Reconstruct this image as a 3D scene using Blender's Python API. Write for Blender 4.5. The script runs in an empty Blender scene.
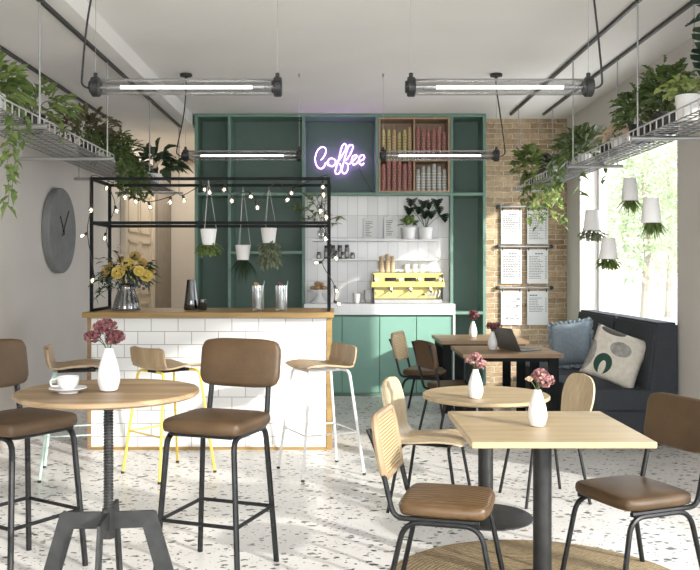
import bpy, bmesh, math, random
from mathutils import Vector, Matrix, Quaternion
random.seed(7)
C = bpy.context.scene.collection
F = 860.0; VX, VY = 337.5, 269.0; E = 1.39; H = 3.15
def at(x, y, d):
    return Vector(((x-VX)*d/F, d, E-(y-VY)*d/F))
V = Vector
R = random.Random(11)
def U(a, b): return R.uniform(a, b)

# ------------------------------------------------------------ materials
def new_mat(name):
    m = bpy.data.materials.new(name); m.use_nodes = True
    nt = m.node_tree
    return m, nt, nt.nodes['Principled BSDF']
def nd(nt, t, ins=None, **props):
    n = nt.nodes.new(t)
    for k, v in props.items(): setattr(n, k, v)
    for k, v in (ins or {}).items():
        s = n.inputs[k]
        if isinstance(v, bpy.types.NodeSocket): nt.links.new(v, s)
        else:
            if s.type == 'RGBA' and len(v) == 3: v = (*v, 1)
            s.default_value = v
    return n
def coords(nt, scale=(1,1,1), rot=(0,0,0)):
    tc = nd(nt, 'ShaderNodeTexCoord')
    mp = nd(nt, 'ShaderNodeMapping', {'Vector': tc.outputs['Object'], 'Scale': scale, 'Rotation': rot})
    return mp.outputs['Vector']
def ramp(nt, fac, stops, interp='LINEAR'):
    r = nd(nt, 'ShaderNodeValToRGB', {'Fac': fac})
    r.color_ramp.interpolation = interp
    cr = r.color_ramp.elements
    while len(cr) > 1: cr.remove(cr[-1])
    cr[0].position = stops[0][0]; cr[0].color = (*stops[0][1], 1)
    for p, c in stops[1:]:
        e = cr.new(p); e.color = (*c, 1)
    return r.outputs['Color']
def mixc(nt, fac, a, b, mode='MIX'):
    n = nd(nt, 'ShaderNodeMix', data_type='RGBA', blend_type=mode)
    for s, v in ((n.inputs[0], fac), (n.inputs[6], a), (n.inputs[7], b)):
        if isinstance(v, bpy.types.NodeSocket): nt.links.new(v, s)
        else: s.default_value = (*v, 1) if isinstance(v, tuple) and len(v) == 3 else v
    return n.outputs[2]
def math_(nt, op, a, b=0.0, clamp=False):
    n = nd(nt, 'ShaderNodeMath', {0: a, 1: b}, operation=op); n.use_clamp = clamp
    return n.outputs[0]
def bump(nt, p, h, strength=.2, dist=.01):
    b = nd(nt, 'ShaderNodeBump', {'Height': h, 'Strength': strength, 'Distance': dist})
    nt.links.new(b.outputs['Normal'], p.inputs['Normal'])
def setc(nt, p, c):
    if isinstance(c, bpy.types.NodeSocket): nt.links.new(c, p.inputs['Base Color'])
    else: p.inputs['Base Color'].default_value = (*c, 1)

def basic(name, col, rough=.5, metal=0, var=.08, scale=8, bmp=0, bscale=60, spec=None, sheen=0, coat=0):
    m, nt, p = new_mat(name)
    v = coords(nt)
    n = nd(nt, 'ShaderNodeTexNoise', {'Vector': v, 'Scale': scale, 'Detail': 4})
    a = tuple(max(0, c*(1-var)) for c in col); b = tuple(min(1, c*(1+var)) for c in col)
    setc(nt, p, ramp(nt, n.outputs['Fac'], [(.3, a), (.7, b)]))
    p.inputs['Roughness'].default_value = rough; p.inputs['Metallic'].default_value = metal
    if spec is not None: p.inputs['Specular IOR Level'].default_value = spec
    if coat: p.inputs['Coat Weight'].default_value = coat
    if bmp:
        n2 = nd(nt, 'ShaderNodeTexNoise', {'Vector': v, 'Scale': bscale, 'Detail': 5})
        bump(nt, p, n2.outputs['Fac'], bmp)
    return m
def wood(name, dark, light, axis=0, rough=.45, grain=14, planks=0):
    m, nt, p = new_mat(name)
    sc = [grain]*3; sc[axis] = grain*.06
    v = coords(nt, tuple(sc))
    n = nd(nt, 'ShaderNodeTexNoise', {'Vector': v, 'Scale': 1.0, 'Detail': 6, 'Roughness': .6, 'Distortion': .6})
    v2 = coords(nt, tuple(s*5 for s in sc))
    n2 = nd(nt, 'ShaderNodeTexNoise', {'Vector': v2, 'Scale': 1.0, 'Detail': 3})
    mid = tuple((a+b)/2 for a, b in zip(dark, light))
    c = ramp(nt, n.outputs['Fac'], [(.3, dark), (.5, mid), (.68, light)])
    c2 = ramp(nt, n2.outputs['Fac'], [(.35, (.8,.8,.8)), (.6, (1,1,1))])
    c = mixc(nt, .6, c, c2, 'MULTIPLY')
    if planks:
        sp = nd(nt, 'ShaderNodeSeparateXYZ', {'Vector': coords(nt)})
        other = sp.outputs[1 if axis == 0 else 0]
        fl = math_(nt, 'FLOOR', math_(nt, 'MULTIPLY', other, planks))
        wn = nd(nt, 'ShaderNodeTexWhiteNoise', {'W': fl}, noise_dimensions='1D')
        c = mixc(nt, .55, c, ramp(nt, wn.outputs['Value'], [(0, (.72,.70,.66)), (1, (1,1,1))]), 'MULTIPLY')
    setc(nt, p, c); p.inputs['Roughness'].default_value = rough
    bump(nt, p, n2.outputs['Fac'], .08)
    return m
def leafm(name, a, b, rough=.45):
    m, nt, p = new_mat(name)
    n = nd(nt, 'ShaderNodeTexNoise', {'Vector': coords(nt), 'Scale': 22, 'Detail': 2})
    setc(nt, p, ramp(nt, n.outputs['Fac'], [(.35, a), (.62, b)]))
    p.inputs['Roughness'].default_value = rough
    p.inputs['Subsurface Weight'].default_value = 0
    out = nt.nodes['Material Output']
    tr = nd(nt, 'ShaderNodeBsdfTranslucent', {'Color': b})
    mx = nd(nt, 'ShaderNodeMixShader', {0: .22, 1: p.outputs[0], 2: tr.outputs[0]})
    nt.links.new(mx.outputs[0], out.inputs[0])
    return m
def glass(name, tint=(1,1,1), gloss=.12, rough=.02):
    m, nt, p = new_mat(name); nt.nodes.remove(p)
    t = nd(nt, 'ShaderNodeBsdfTransparent', {'Color': tint})
    g = nd(nt, 'ShaderNodeBsdfGlossy', {'Color': (1,1,1), 'Roughness': rough})
    lw = nd(nt, 'ShaderNodeLayerWeight', {'Blend': .35})
    fac = math_(nt, 'ADD', math_(nt, 'MULTIPLY', lw.outputs['Fresnel'], .5 if gloss else .12), gloss, True)
    mx = nd(nt, 'ShaderNodeMixShader', {0: fac, 1: t.outputs[0], 2: g.outputs[0]})
    nt.links.new(mx.outputs[0], nt.nodes['Material Output'].inputs[0])
    return m
def emit(name, col, s):
    m, nt, p = new_mat(name)
    setc(nt, p, (.8,.8,.8)); p.inputs['Emission Color'].default_value = (*col, 1); p.inputs['Emission Strength'].default_value = s
    return m
def bricktex(name, c1, c2, mortar, w, h, ms, offset=.5, rough=.3, bmp=.4, planexz=True, noise=0, bias=0, off=(0,0,0), coat=0):
    m, nt, p = new_mat(name)
    sp = nd(nt, 'ShaderNodeSeparateXYZ', {'Vector': coords(nt)})
    cb = nd(nt, 'ShaderNodeCombineXYZ', {'X': math_(nt,'ADD',sp.outputs[0],off[0]), 'Y': math_(nt,'ADD',sp.outputs[2],off[1])})
    vec = cb.outputs[0]
    nz = nd(nt, 'ShaderNodeTexNoise', {'Vector': coords(nt), 'Scale': 9, 'Detail': 5})
    if noise:
        dv = nd(nt, 'ShaderNodeVectorMath', {0: nz.outputs['Color'], 1: (.5,.5,.5)}, operation='SUBTRACT')
        dv = nd(nt, 'ShaderNodeVectorMath', {0: dv.outputs[0], 3: noise}, operation='SCALE')
        vec = nd(nt, 'ShaderNodeVectorMath', {0: vec, 1: dv.outputs[0]}, operation='ADD').outputs[0]
    b = nd(nt, 'ShaderNodeTexBrick', {'Vector': vec, 'Color1': c1, 'Color2': c2, 'Mortar': mortar, 'Scale': 1.0,
        'Mortar Size': ms, 'Mortar Smooth': .1 if not noise else .5, 'Bias': bias, 'Brick Width': w, 'Row Height': h}, offset=offset)
    c = b.outputs['Color']
    if noise:
        nz2 = nd(nt, 'ShaderNodeTexNoise', {'Vector': coords(nt), 'Scale': 26, 'Detail': 6, 'Roughness': .7})
        c = mixc(nt, .75, c, ramp(nt, nz2.outputs['Fac'], [(.3, (.55,.5,.45)), (.6, (1.0,1.0,1.0)), (.75, (1,1,1))]), 'MULTIPLY')
        c = mixc(nt, math_(nt,'MULTIPLY',ramp(nt, nz.outputs['Fac'], [(.5,(0,0,0)),(.68,(1,1,1))]),.35), c, (.55,.47,.36))
    setc(nt, p, c); p.inputs['Roughness'].default_value = rough
    if coat: p.inputs['Coat Weight'].default_value = coat
    hgt = math_(nt, 'SUBTRACT', 1.0, b.outputs['Fac'])
    if noise: hgt = math_(nt, 'ADD', hgt, math_(nt, 'MULTIPLY', nz.outputs['Fac'], 1.2))
    bump(nt, p, hgt, bmp, .01)
    return m
def terrazzo():
    m, nt, p = new_mat('terrazzo')
    v = coords(nt, (.8,1.15,1), (0,0,.3))
    nz = nd(nt, 'ShaderNodeTexNoise', {'Vector': v, 'Scale': 30, 'Detail': 2})
    dv = nd(nt, 'ShaderNodeVectorMath', {0: nz.outputs['Color'], 3: .035}, operation='SCALE')
    v = nd(nt, 'ShaderNodeVectorMath', {0: v, 1: dv.outputs[0]}, operation='ADD').outputs[0]
    base = ramp(nt, nd(nt, 'ShaderNodeTexNoise', {'Vector': v, 'Scale': 3, 'Detail': 6}).outputs['Fac'], [(.35, (.74,.725,.70)), (.65, (.83,.82,.80))])
    col = base
    for sc, thr, size, cols in ((18, .35, .46, [(0,(.03,.03,.033)),(.45,(.08,.08,.08)),(.7,(.13,.125,.12)),(.90,(.36,.28,.20))]),
                                (28, .35, .50, [(0,(.03,.03,.033)),(.5,(.09,.09,.09)),(.8,(.20,.19,.18))]),
                                (58, .55, .45, [(0,(.12,.12,.12)),(.6,(.35,.33,.30)),(1,(.5,.42,.34))])):
        vo = nd(nt, 'ShaderNodeTexVoronoi', {'Vector': v, 'Scale': sc, 'Randomness': 1.0}, distance='MINKOWSKI')
        vo.inputs['Exponent'].default_value = 1.2
        sp = nd(nt, 'ShaderNodeSeparateColor', {'Color': vo.outputs['Color']})
        lim = math_(nt, 'MULTIPLY', math_(nt, 'SUBTRACT', sp.outputs[0], thr), size/(1-thr))
        fac = math_(nt, 'LESS_THAN', vo.outputs['Distance'], math_(nt, 'ADD', lim, 0.0))
        col = mixc(nt, fac, col, ramp(nt, sp.outputs[1], cols, 'CONSTANT'))
    setc(nt, p, col); p.inputs['Roughness'].default_value = .32
    return m

M = {}
M['terrazzo'] = terrazzo()
M['plaster'] = basic('plaster', (.60,.565,.525), .9, var=.03, scale=2, bmp=.05)
M['plaster_r'] = basic('plaster_right', (.60,.57,.53), .9, var=.03, scale=2, bmp=.05)
M['ceil'] = basic('ceiling_paint', (.76,.74,.71), .9, var=.02, scale=2, bmp=.03)
M['beige'] = basic('beige_paint', (.62,.56,.48), .9, var=.03, scale=2)
M['doorp'] = basic('door_paint', (.62,.55,.44), .55, var=.03)
M['white'] = basic('white_paint', (.80,.80,.79), .5, var=.02)
M['ceramic'] = basic('white_ceramic', (.82,.81,.80), .25, var=.02, coat=.3)
M['pot'] = basic('matt_white_pot', (.78,.77,.75), .6, var=.03)
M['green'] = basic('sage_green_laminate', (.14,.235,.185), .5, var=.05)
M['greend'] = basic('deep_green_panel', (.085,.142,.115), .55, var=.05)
M['mint'] = basic('mint_door_lacquer', (.21,.40,.32), .4, var=.03)
M['tile'] = bricktex('subway_tile', (.80,.80,.79), (.74,.74,.73), (.36,.35,.34), .207, .101, .0030, rough=.18, bmp=.25, off=(.05,.0,0))
M['btile'] = bricktex('stacked_tile', (.70,.69,.67), (.60,.59,.57), (.45,.44,.42), .115, .25, .003, offset=0, rough=.2, bmp=.2)
M['ctile'] = bricktex('counter_edge_tile', (.82,.82,.81), (.80,.80,.79), (.74,.74,.73), .13, .5, .002, offset=0, rough=.2, bmp=.1)
M['brick'] = bricktex('tan_brick', (.53,.39,.235), (.30,.205,.12), (.66,.56,.42), .205, .062, .0085, rough=.9, bmp=1.0, noise=.034)
M['oak'] = wood('oak_top', (.24,.15,.075), (.52,.37,.21), 0, planks=11)
M['oakl'] = wood('light_oak_top', (.46,.34,.19), (.62,.49,.30), 0, grain=10, planks=9)
M['oakd'] = wood('brown_oak_top', (.25,.155,.08), (.40,.26,.14), 0, planks=9)
M['bartop'] = wood('golden_bar_wood', (.24,.145,.045), (.42,.27,.085), 0, grain=12)
M['ply'] = wood('plywood', (.50,.39,.24), (.66,.54,.36), 2, grain=16)
M['plys'] = wood('stool_plywood', (.34,.235,.135), (.47,.34,.20), 2, grain=16)
M['cubby'] = wood('cubby_wood', (.34,.22,.13), (.46,.32,.20), 2)
M['leather'] = basic('brown_leather', (.082,.047,.020), .5, var=.22, scale=7, bmp=.12, bscale=140)
M['blacks'] = basic('black_steel', (.020,.021,.022), .42, metal=.5, var=.2, scale=30)
M['darks'] = basic('dark_grey_steel', (.030,.031,.031), .5, metal=.4, var=.3, scale=16)
M['frame'] = basic('black_rack_steel', (.006,.008,.008), .6, spec=.2, var=.15)
M['yellow'] = basic('yellow_steel', (.80,.60,.10), .4, var=.03)
M['yellowp'] = basic('pale_yellow_enamel', (.72,.60,.19), .35, var=.04)
M['yellowl'] = basic('cream_yellow_panel', (.58,.49,.24), .4, var=.12, scale=20)
M['whites'] = basic('white_steel', (.78,.78,.77), .35, var=.02)
M['mints'] = basic('pale_mint_steel', (.50,.68,.60), .35, var=.03)
M['alu'] = basic('grey_aluminium', (.38,.38,.37), .4, metal=.6, var=.06)
M['wire'] = basic('white_wire', (.50,.49,.47), .4, metal=.1, var=.03)
M['deckwire'] = basic('shaded_wire', (.20,.20,.195), .5, metal=.2, var=.03)  # white wire darkened to imitate shade on the shelf underside
M['wallshade'] = basic('wall_shade_tone', (.30,.265,.22), .9)  # wall colour darkened to stand for shade in the corridor
M['rail'] = basic('dark_rail', (.05,.05,.045), .5, metal=.3, var=.1)
M['concrete'] = basic('grey_concrete', (.19,.195,.19), .8, var=.10, scale=10, bmp=.1)
M['sofa'] = basic('charcoal_fabric', (.040,.046,.054), .9, var=.15, scale=60, bmp=.15, bscale=400)
M['chrome'] = basic('chrome', (.7,.7,.7), .2, metal=1, var=.03)
M['blk'] = basic('black_plastic', (.02,.02,.02), .4, var=.1)
M['ink'] = basic('black_ink', (.02,.02,.02), .8, var=.1)
M['paper'] = basic('white_paper', (.62,.62,.60), .7, var=.02)
M['winglass'] = glass('window_glass', (1,1,1), .0, .0)
M['tubeglass'] = glass('tube_glass', (.72,.72,.72), .03)
M['clear'] = glass('clear_glass', (.86,.87,.87), .16)
M['smoke'] = glass('smoked_glass', (.16,.17,.17), .10)
M['smokeb'] = glass('grey_smoked_glass', (.50,.51,.52), .14)
M['water'] = glass('iced_water', (.90,.92,.92), .20, .1)
M['led'] = emit('cool_lamp_tube', (1,.98,.95), 5.0)
M['neon'] = emit('violet_neon', (.62,.24,.90), 24.0)
M['bulb'] = emit('warm_filament', (1,.72,.38), 14.0)
M['soil'] = basic('soil', (.05,.035,.02), .95, var=.3)
M['terra'] = basic('brown_clay', (.16,.07,.04), .8, var=.1)
M['stem'] = basic('green_stem', (.10,.14,.05), .6, var=.2)
M['stemd'] = basic('brown_stem', (.11,.075,.04), .8, var=.2)
M['cord'] = basic('white_cord', (.55,.55,.52), .8, var=.05)
M['leaf'] = leafm('mid_green_leaf', (.07,.125,.032), (.20,.27,.075))
M['leafd'] = leafm('dark_green_leaf', (.015,.035,.016), (.045,.08,.035))
M['leafx'] = leafm('monstera_leaf', (.007,.018,.011), (.020,.040,.022), .35)
M['leafy'] = leafm('yellow_green_leaf', (.15,.21,.05), (.36,.42,.14))
M['leafb'] = leafm('bush_leaf', (.035,.070,.020), (.125,.18,.05))
M['leafp'] = leafm('purple_black_leaf', (.03,.02,.03), (.08,.06,.07))
M['leafr'] = leafm('reddish_leaf', (.05,.05,.025), (.14,.11,.06))
M['leafg'] = leafm('grey_green_leaf', (.10,.14,.10), (.28,.30,.18))
M['petaly'] = basic('yellow_petal', (.60,.45,.11), .7, var=.15, scale=60)
M['petalo'] = basic('ochre_petal', (.44,.30,.10), .7, var=.2, scale=60)
M['petalm'] = basic('maroon_petal', (.17,.055,.06), .8, var=.6, scale=80)
M['petalc'] = basic('cream_bud', (.62,.48,.34), .7, var=.2, scale=60)
M['thistle'] = basic('grey_blue_filler', (.10,.12,.13), .8, var=.2, scale=60)
M['pastry'] = basic('baked_pastry', (.42,.25,.12), .7, var=.3, scale=40, bmp=.2)
M['jarg'] = basic('jar_content', (.20,.19,.18), .4, var=.3, scale=60)
M['bluef'] = basic('blue_grey_linen', (.26,.32,.37), .9, var=.12, scale=40, bmp=.15, bscale=300)
M['laptop'] = basic('space_grey_metal', (.22,.22,.21), .4, metal=.6, var=.04)
M['pavement'] = basic('pale_paving', (.6,.6,.57), .9, var=.1)
M['outwall'] = basic('cream_render', (.80,.76,.62), .9, var=.04)
M['outleaf'] = leafm('washed_out_leaf', (.40,.50,.30), (.62,.70,.48))  # leaf colour paled to imitate overexposure outside
M['bark'] = basic('bark', (.42,.36,.30), .9, var=.2)  # bark paled likewise to look overexposed

def ribbed_leather():
    m, nt, p = new_mat('ribbed_leather')
    n = nd(nt, 'ShaderNodeTexNoise', {'Vector': coords(nt), 'Scale': 8, 'Detail': 5})
    setc(nt, p, ramp(nt, n.outputs['Fac'], [(.3,(.095,.053,.021)),(.7,(.165,.098,.044))]))
    w = nd(nt, 'ShaderNodeTexWave', {'Vector': coords(nt), 'Scale': 10.5, 'Distortion': 0}, bands_direction='X', wave_profile='SIN')
    p.inputs['Roughness'].default_value = .38
    bump(nt, p, w.outputs['Fac'], .5, .006)
    return m
M['rleather'] = ribbed_leather()
def rattan():
    m, nt, p = new_mat('woven_rattan')
    w1 = nd(nt, 'ShaderNodeTexWave', {'Vector': coords(nt), 'Scale': 22, 'Distortion': .6}, bands_direction='Z')
    w2 = nd(nt, 'ShaderNodeTexWave', {'Vector': coords(nt), 'Scale': 22, 'Distortion': .6}, bands_direction='X')
    k = math_(nt, 'MULTIPLY', math_(nt,'ADD',w1.outputs['Fac'],.15,True), math_(nt,'ADD',w2.outputs['Fac'],.55,True))
    setc(nt, p, ramp(nt, k, [(.05,(.13,.075,.03)),(.3,(.42,.30,.15)),(.8,(.62,.48,.28))]))
    p.inputs['Roughness'].default_value = .7
    bump(nt, p, k, .6, .004)
    return m
M['rattan'] = rattan()
def jute():
    m, nt, p = new_mat('jute_braid')
    w = nd(nt, 'ShaderNodeTexWave', {'Vector': coords(nt), 'Scale': 16, 'Distortion': 2.2, 'Detail': 3, 'Detail Scale': 6}, wave_type='RINGS', rings_direction='Z')
    n = nd(nt, 'ShaderNodeTexNoise', {'Vector': coords(nt), 'Scale': 60, 'Detail': 6, 'Roughness': .8})
    c = ramp(nt, w.outputs['Fac'], [(.0,(.36,.27,.15)),(.6,(.46,.36,.21)),(1,(.54,.43,.27))])
    c = mixc(nt, .7, c, ramp(nt, n.outputs['Fac'], [(.35,(.45,.38,.3)),(.58,(1,1,1))]), 'MULTIPLY')
    setc(nt, p, c); p.inputs['Roughness'].default_value = .95
    bump(nt, p, math_(nt,'ADD',w.outputs['Fac'],n.outputs['Fac']), .6, .01)
    return m
M['jute'] = jute()
def cup_mat(name, base, band, dot):
    m, nt, p = new_mat(name)
    sp = nd(nt, 'ShaderNodeSeparateXYZ', {'Vector': coords(nt)})
    band_f = math_(nt, 'GREATER_THAN', sp.outputs[2], .078)
    ch = nd(nt, 'ShaderNodeTexVoronoi', {'Vector': coords(nt), 'Scale': 70})
    dots = math_(nt, 'LESS_THAN', ch.outputs['Distance'], .33)
    c = mixc(nt, dots, base, dot)
    c = mixc(nt, band_f, c, band)
    setc(nt, p, c); p.inputs['Roughness'].default_value = .7
    return m
M['cup_y'] = cup_mat('kraft_and_yellow_cup', (.52,.44,.20), (.34,.24,.14), (.40,.44,.16))
M['cup_k'] = cup_mat('kraft_cup', (.50,.36,.20), (.60,.46,.30), (.46,.32,.18))
M['cup_p'] = cup_mat('pink_patterned_cup', (.36,.12,.13), (.26,.16,.11), (.55,.40,.30))
M['cup_g'] = cup_mat('grey_white_cup', (.42,.42,.38), (.62,.62,.58), (.30,.30,.28))
def pillow_mat():
    m, nt, p = new_mat('patterned_cushion_print')
    v = coords(nt)
    def ell(cx, cz, rx, rz):   # value <1 inside
        mp = nd(nt, 'ShaderNodeMapping', {'Vector': v, 'Location': (-cx/rx, 0, -cz/rz), 'Scale': (1/rx, 0, 1/rz)})
        return nd(nt, 'ShaderNodeVectorMath', {0: mp.outputs[0]}, operation='LENGTH').outputs['Value']
    n = nd(nt, 'ShaderNodeTexNoise', {'Vector': v, 'Scale': 25, 'Detail': 4})
    base = ramp(nt, n.outputs['Fac'], [(.3,(.58,.54,.46)),(.7,(.70,.66,.58))])
    gr = ramp(nt, n.outputs['Fac'], [(.3,(.22,.215,.20)),(.7,(.38,.37,.34))])
    c = base
    c = mixc(nt, math_(nt,'LESS_THAN',ell(.02,.055,.085,.06),1.0), c, gr)
    c = mixc(nt, math_(nt,'LESS_THAN',ell(-.22,-.06,.07,.14),1.0), c, gr)
    c = mixc(nt, math_(nt,'LESS_THAN',ell(-.08,.19,.10,.04),1.0), c, (.07,.065,.05))
    o = math_(nt,'LESS_THAN',ell(-.07,-.10,.07,.085),1.0); i = math_(nt,'GREATER_THAN',ell(-.065,-.135,.025,.06),1.0)
    c = mixc(nt, math_(nt,'MULTIPLY',o,i), c, (.018,.06,.04))
    setc(nt, p, c); p.inputs['Roughness'].default_value = .9
    return m
M['print'] = pillow_mat()

# ------------------------------------------------------------ mesh builder
def smooth_path(pts, n=6):
    pts = [V(p) for p in pts]
    if len(pts) < 3: return pts
    out = []
    for i in range(len(pts)-1):
        p0 = pts[max(i-1,0)]; p1 = pts[i]; p2 = pts[i+1]; p3 = pts[min(i+2,len(pts)-1)]
        for k in range(n):
            t = k/n
            out.append(.5*((2*p1)+(-p0+p2)*t+(2*p0-5*p1+4*p2-p3)*t*t+(-p0+3*p1-3*p2+p3)*t**3))
    out.append(pts[-1]); return out
def fillet(pts, r, n=5):
    pts = [V(p) for p in pts]; out = [pts[0]]
    for i in range(1, len(pts)-1):
        a, b, c = pts[i-1], pts[i], pts[i+1]
        rr = min(r, (a-b).length*.45, (c-b).length*.45)
        s = b+(a-b).normalized()*rr; e = b+(c-b).normalized()*rr
        for k in range(n+1):
            t = k/n; out.append((1-t)**2*s+2*t*(1-t)*b+t*t*e)
    out.append(pts[-1]); return out
class MB:
    def __init__(s): s.bm = bmesh.new()
    def box(s, c, size, rot=None, bev=0, seg=1, mat=None):
        g = bmesh.ops.create_cube(s.bm, size=1)
        vs = g['verts']
        for v in vs: v.co = V((v.co.x*size[0], v.co.y*size[1], v.co.z*size[2]))
        if bev:
            es = list({e for v in vs for e in v.link_edges})
            r = bmesh.ops.bevel(s.bm, geom=es, offset=bev, segments=seg, affect='EDGES', profile=.5)
            vs = list({v for f in r['faces'] for v in f.verts} | {v for v in vs if v.is_valid})
        m = Matrix.Translation(V(c))
        if rot is not None: m = m @ (rot if isinstance(rot, Matrix) else Matrix.Rotation(rot, 4, 'Z'))
        bmesh.ops.transform(s.bm, matrix=m, verts=vs)
        return s
    def b(s, x0, x1, y0, y1, z0, z1, bev=0, seg=1):
        return s.box(((x0+x1)/2,(y0+y1)/2,(z0+z1)/2),(abs(x1-x0),abs(y1-y0),abs(z1-z0)),bev=bev,seg=seg)
    def tube(s, pts, r, n=8, cap=True, radii=None):
        pts = [V(p) for p in pts]; rings = []
        t = (pts[1]-pts[0]).normalized()
        up = V((0,0,1)) if abs(t.z) < .9 else V((1,0,0))
        nrm = t.cross(up).normalized()
        for i, p in enumerate(pts):
            if i == 0: tt = pts[1]-pts[0]
            elif i == len(pts)-1: tt = pts[-1]-pts[-2]
            else: tt = (pts[i+1]-pts[i]).normalized()+(pts[i]-pts[i-1]).normalized()
            if tt.length < 1e-9: tt = t
            tt = tt.normalized()
            nrm = (nrm - tt*nrm.dot(tt))
            if nrm.length < 1e-6: nrm = tt.orthogonal()
            nrm.normalize(); bi = tt.cross(nrm); t = tt
            rr = radii[i] if radii else r
            rings.append([s.bm.verts.new(p+rr*(math.cos(a)*nrm+math.sin(a)*bi)) for a in [2*math.pi*k/n for k in range(n)]])
        for a, b in zip(rings, rings[1:]):
            for k in range(n):
                s.bm.faces.new((a[k], a[(k+1)%n], b[(k+1)%n], b[k]))
        if cap:
            s.bm.faces.new(rings[0][::-1]); s.bm.faces.new(rings[-1])
        return s
    def lathe(s, prof, c=(0,0,0), n=24, axis='Z', cap=True, wob=None):
        c = V(c); rings = []
        for r, z in prof:
            ring = []
            for k in range(n):
                a = 2*math.pi*k/n; rr = r*(wob(a, z) if wob else 1)
                p = V((rr*math.cos(a), rr*math.sin(a), z))
                if axis == 'X': p = V((p.z, p.x, p.y))
                if axis == 'Y': p = V((p.x, p.z, p.y))
                ring.append(s.bm.verts.new(c+p))
            rings.append(ring)
        for a, b in zip(rings, rings[1:]):
            for k in range(n):
                s.bm.faces.new((a[k], a[(k+1)%n], b[(k+1)%n], b[k]))
        if cap:
            if prof[0][0] > 1e-5: s.bm.faces.new(rings[0][::-1])
            if prof[-1][0] > 1e-5: s.bm.faces.new(rings[-1])
        return s
    def ball(s, c, r, sc=(1,1,1), sub=2):
        g = bmesh.ops.create_icosphere(s.bm, subdivisions=sub, radius=r)
        for v in g['verts']: v.co = V((v.co.x*sc[0], v.co.y*sc[1], v.co.z*sc[2]))+V(c)
        return s
    def prism(s, poly, a, b, axis='Y'):   # poly in the other two axes
        def P(u, w, t):
            return {'Y': V((u, t, w)), 'X': V((t, u, w)), 'Z': V((u, w, t))}[axis]
        r0 = [s.bm.verts.new(P(u, w, a)) for u, w in poly]; r1 = [s.bm.verts.new(P(u, w, b)) for u, w in poly]
        n = len(poly)
        s.bm.faces.new(r0[::-1]); s.bm.faces.new(r1)
        for k in range(n): s.bm.faces.new((r0[k], r0[(k+1)%n], r1[(k+1)%n], r1[k]))
        return s
    def shell(s, prof, halfw, t, nx=9, curve=None):
        # sheet swept along prof [(y,z)], halfw(i/n) half width, curve(i/n, u) -> offset along normal
        n = len(prof); top = []; bot = []
        for i, (y, z) in enumerate(prof):
            a = prof[max(i-1,0)]; b = prof[min(i+1,n-1)]
            tg = V((0, b[0]-a[0], b[1]-a[1])).normalized(); nr = V((0, -tg.z, tg.y))
            if nr.z < 0 and abs(nr.z) > .3 and False: nr = -nr
            f = i/(n-1); w = halfw(f); rt = []; rb = []
            for k in range(nx):
                u = -1+2*k/(nx-1); o = curve(f, u) if curve else 0
                p = V((u*w, y, z))+nr*o
                rt.append(s.bm.verts.new(p+nr*t/2)); rb.append(s.bm.verts.new(p-nr*t/2))
            top.append(rt); bot.append(rb)
        for i in range(n-1):
            for k in range(nx-1):
                s.bm.faces.new((top[i][k], top[i][k+1], top[i+1][k+1], top[i+1][k]))
                s.bm.faces.new((bot[i][k], bot[i+1][k], bot[i+1][k+1], bot[i][k+1]))
            s.bm.faces.new((top[i][0], top[i+1][0], bot[i+1][0], bot[i][0]))
            s.bm.faces.new((top[i][-1], bot[i][-1], bot[i+1][-1], top[i+1][-1]))
        for k in range(nx-1):
            s.bm.faces.new((top[0][k], bot[0][k], bot[0][k+1], top[0][k+1]))
            s.bm.faces.new((top[-1][k], top[-1][k+1], bot[-1][k+1], bot[-1][k]))
        return s
    def leaf(s, p, d, L, W, kind='ovate', fold=.25, droop=.3):
        d = V(d).normalized(); side = d.cross(V((0,0,1)))
        if side.length < .1: side = V((U(-1,1), U(-1,1), 0))
        side.normalize()
        roll = U(-.5,.5); up = side.cross(d)
        side = (side*math.cos(roll)+up*math.sin(roll)).normalized(); up = side.cross(d)
        prof = {'ovate': [(0,.05),(.2,.75),(.45,1),(.75,.65),(1,.02)],
                'round': [(0,.3),(.2,.9),(.5,1.1),(.8,.8),(1,.1)],
                'blade': [(0,.5),(.3,1),(.6,.8),(1,.05)],
                'ivy': [(0,.2),(.12,.95),(.28,.7),(.5,.85),(.72,.4),(1,.03)],
                'holly': [(0,.1),(.15,.9),(.25,.55),(.42,1.1),(.55,.55),(.72,.85),(.82,.35),(1,.03)],
                'split': [(0,.4),(.08,1),(.2,1.1),(.22,.45),(.27,1.15),(.42,1.1),(.45,.4),(.5,1.0),(.64,.85),(.67,.3),(.72,.7),(.86,.45),(1,.03)]}[kind]
        c = []; l = []; r = []
        for t, w in prof:
            q = V(p)+d*(L*t)-V((0,0,1))*(droop*L*t*t)
            c.append(s.bm.verts.new(q)); h = up*(W*w*fold)
            l.append(s.bm.verts.new(q+side*W*w*.5+h)); r.append(s.bm.verts.new(q-side*W*w*.5+h))
        for i in range(len(prof)-1):
            s.bm.faces.new((c[i], l[i], l[i+1], c[i+1])); s.bm.faces.new((c[i], c[i+1], r[i+1], r[i]))
        return s
    def wb(s, name, mat, parent, **k):      # verts given in world space, parent placed already
        m = Matrix.Translation(parent.location) @ Matrix.Rotation(parent.rotation_euler.z, 4, 'Z')
        bmesh.ops.transform(s.bm, matrix=m.inverted(), verts=s.bm.verts)
        return s.build(name, mat, parent, **k)
    def build(s, name, mat, parent=None, loc=None, smooth=True, norm=True, auto=True):
        if norm: bmesh.ops.recalc_face_normals(s.bm, faces=s.bm.faces)
        me = bpy.data.meshes.new(name); s.bm.to_mesh(me); s.bm.free()
        if smooth:
            me.polygons.foreach_set('use_smooth', [True]*len(me.polygons))
            if auto: me.set_sharp_from_angle(angle=math.radians(38))
        me.materials.append(M[mat] if isinstance(mat, str) else mat)
        o = bpy.data.objects.new(name, me); C.objects.link(o)
        if parent: o.parent = parent
        if loc is not None: o.location = loc
        return o
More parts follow.
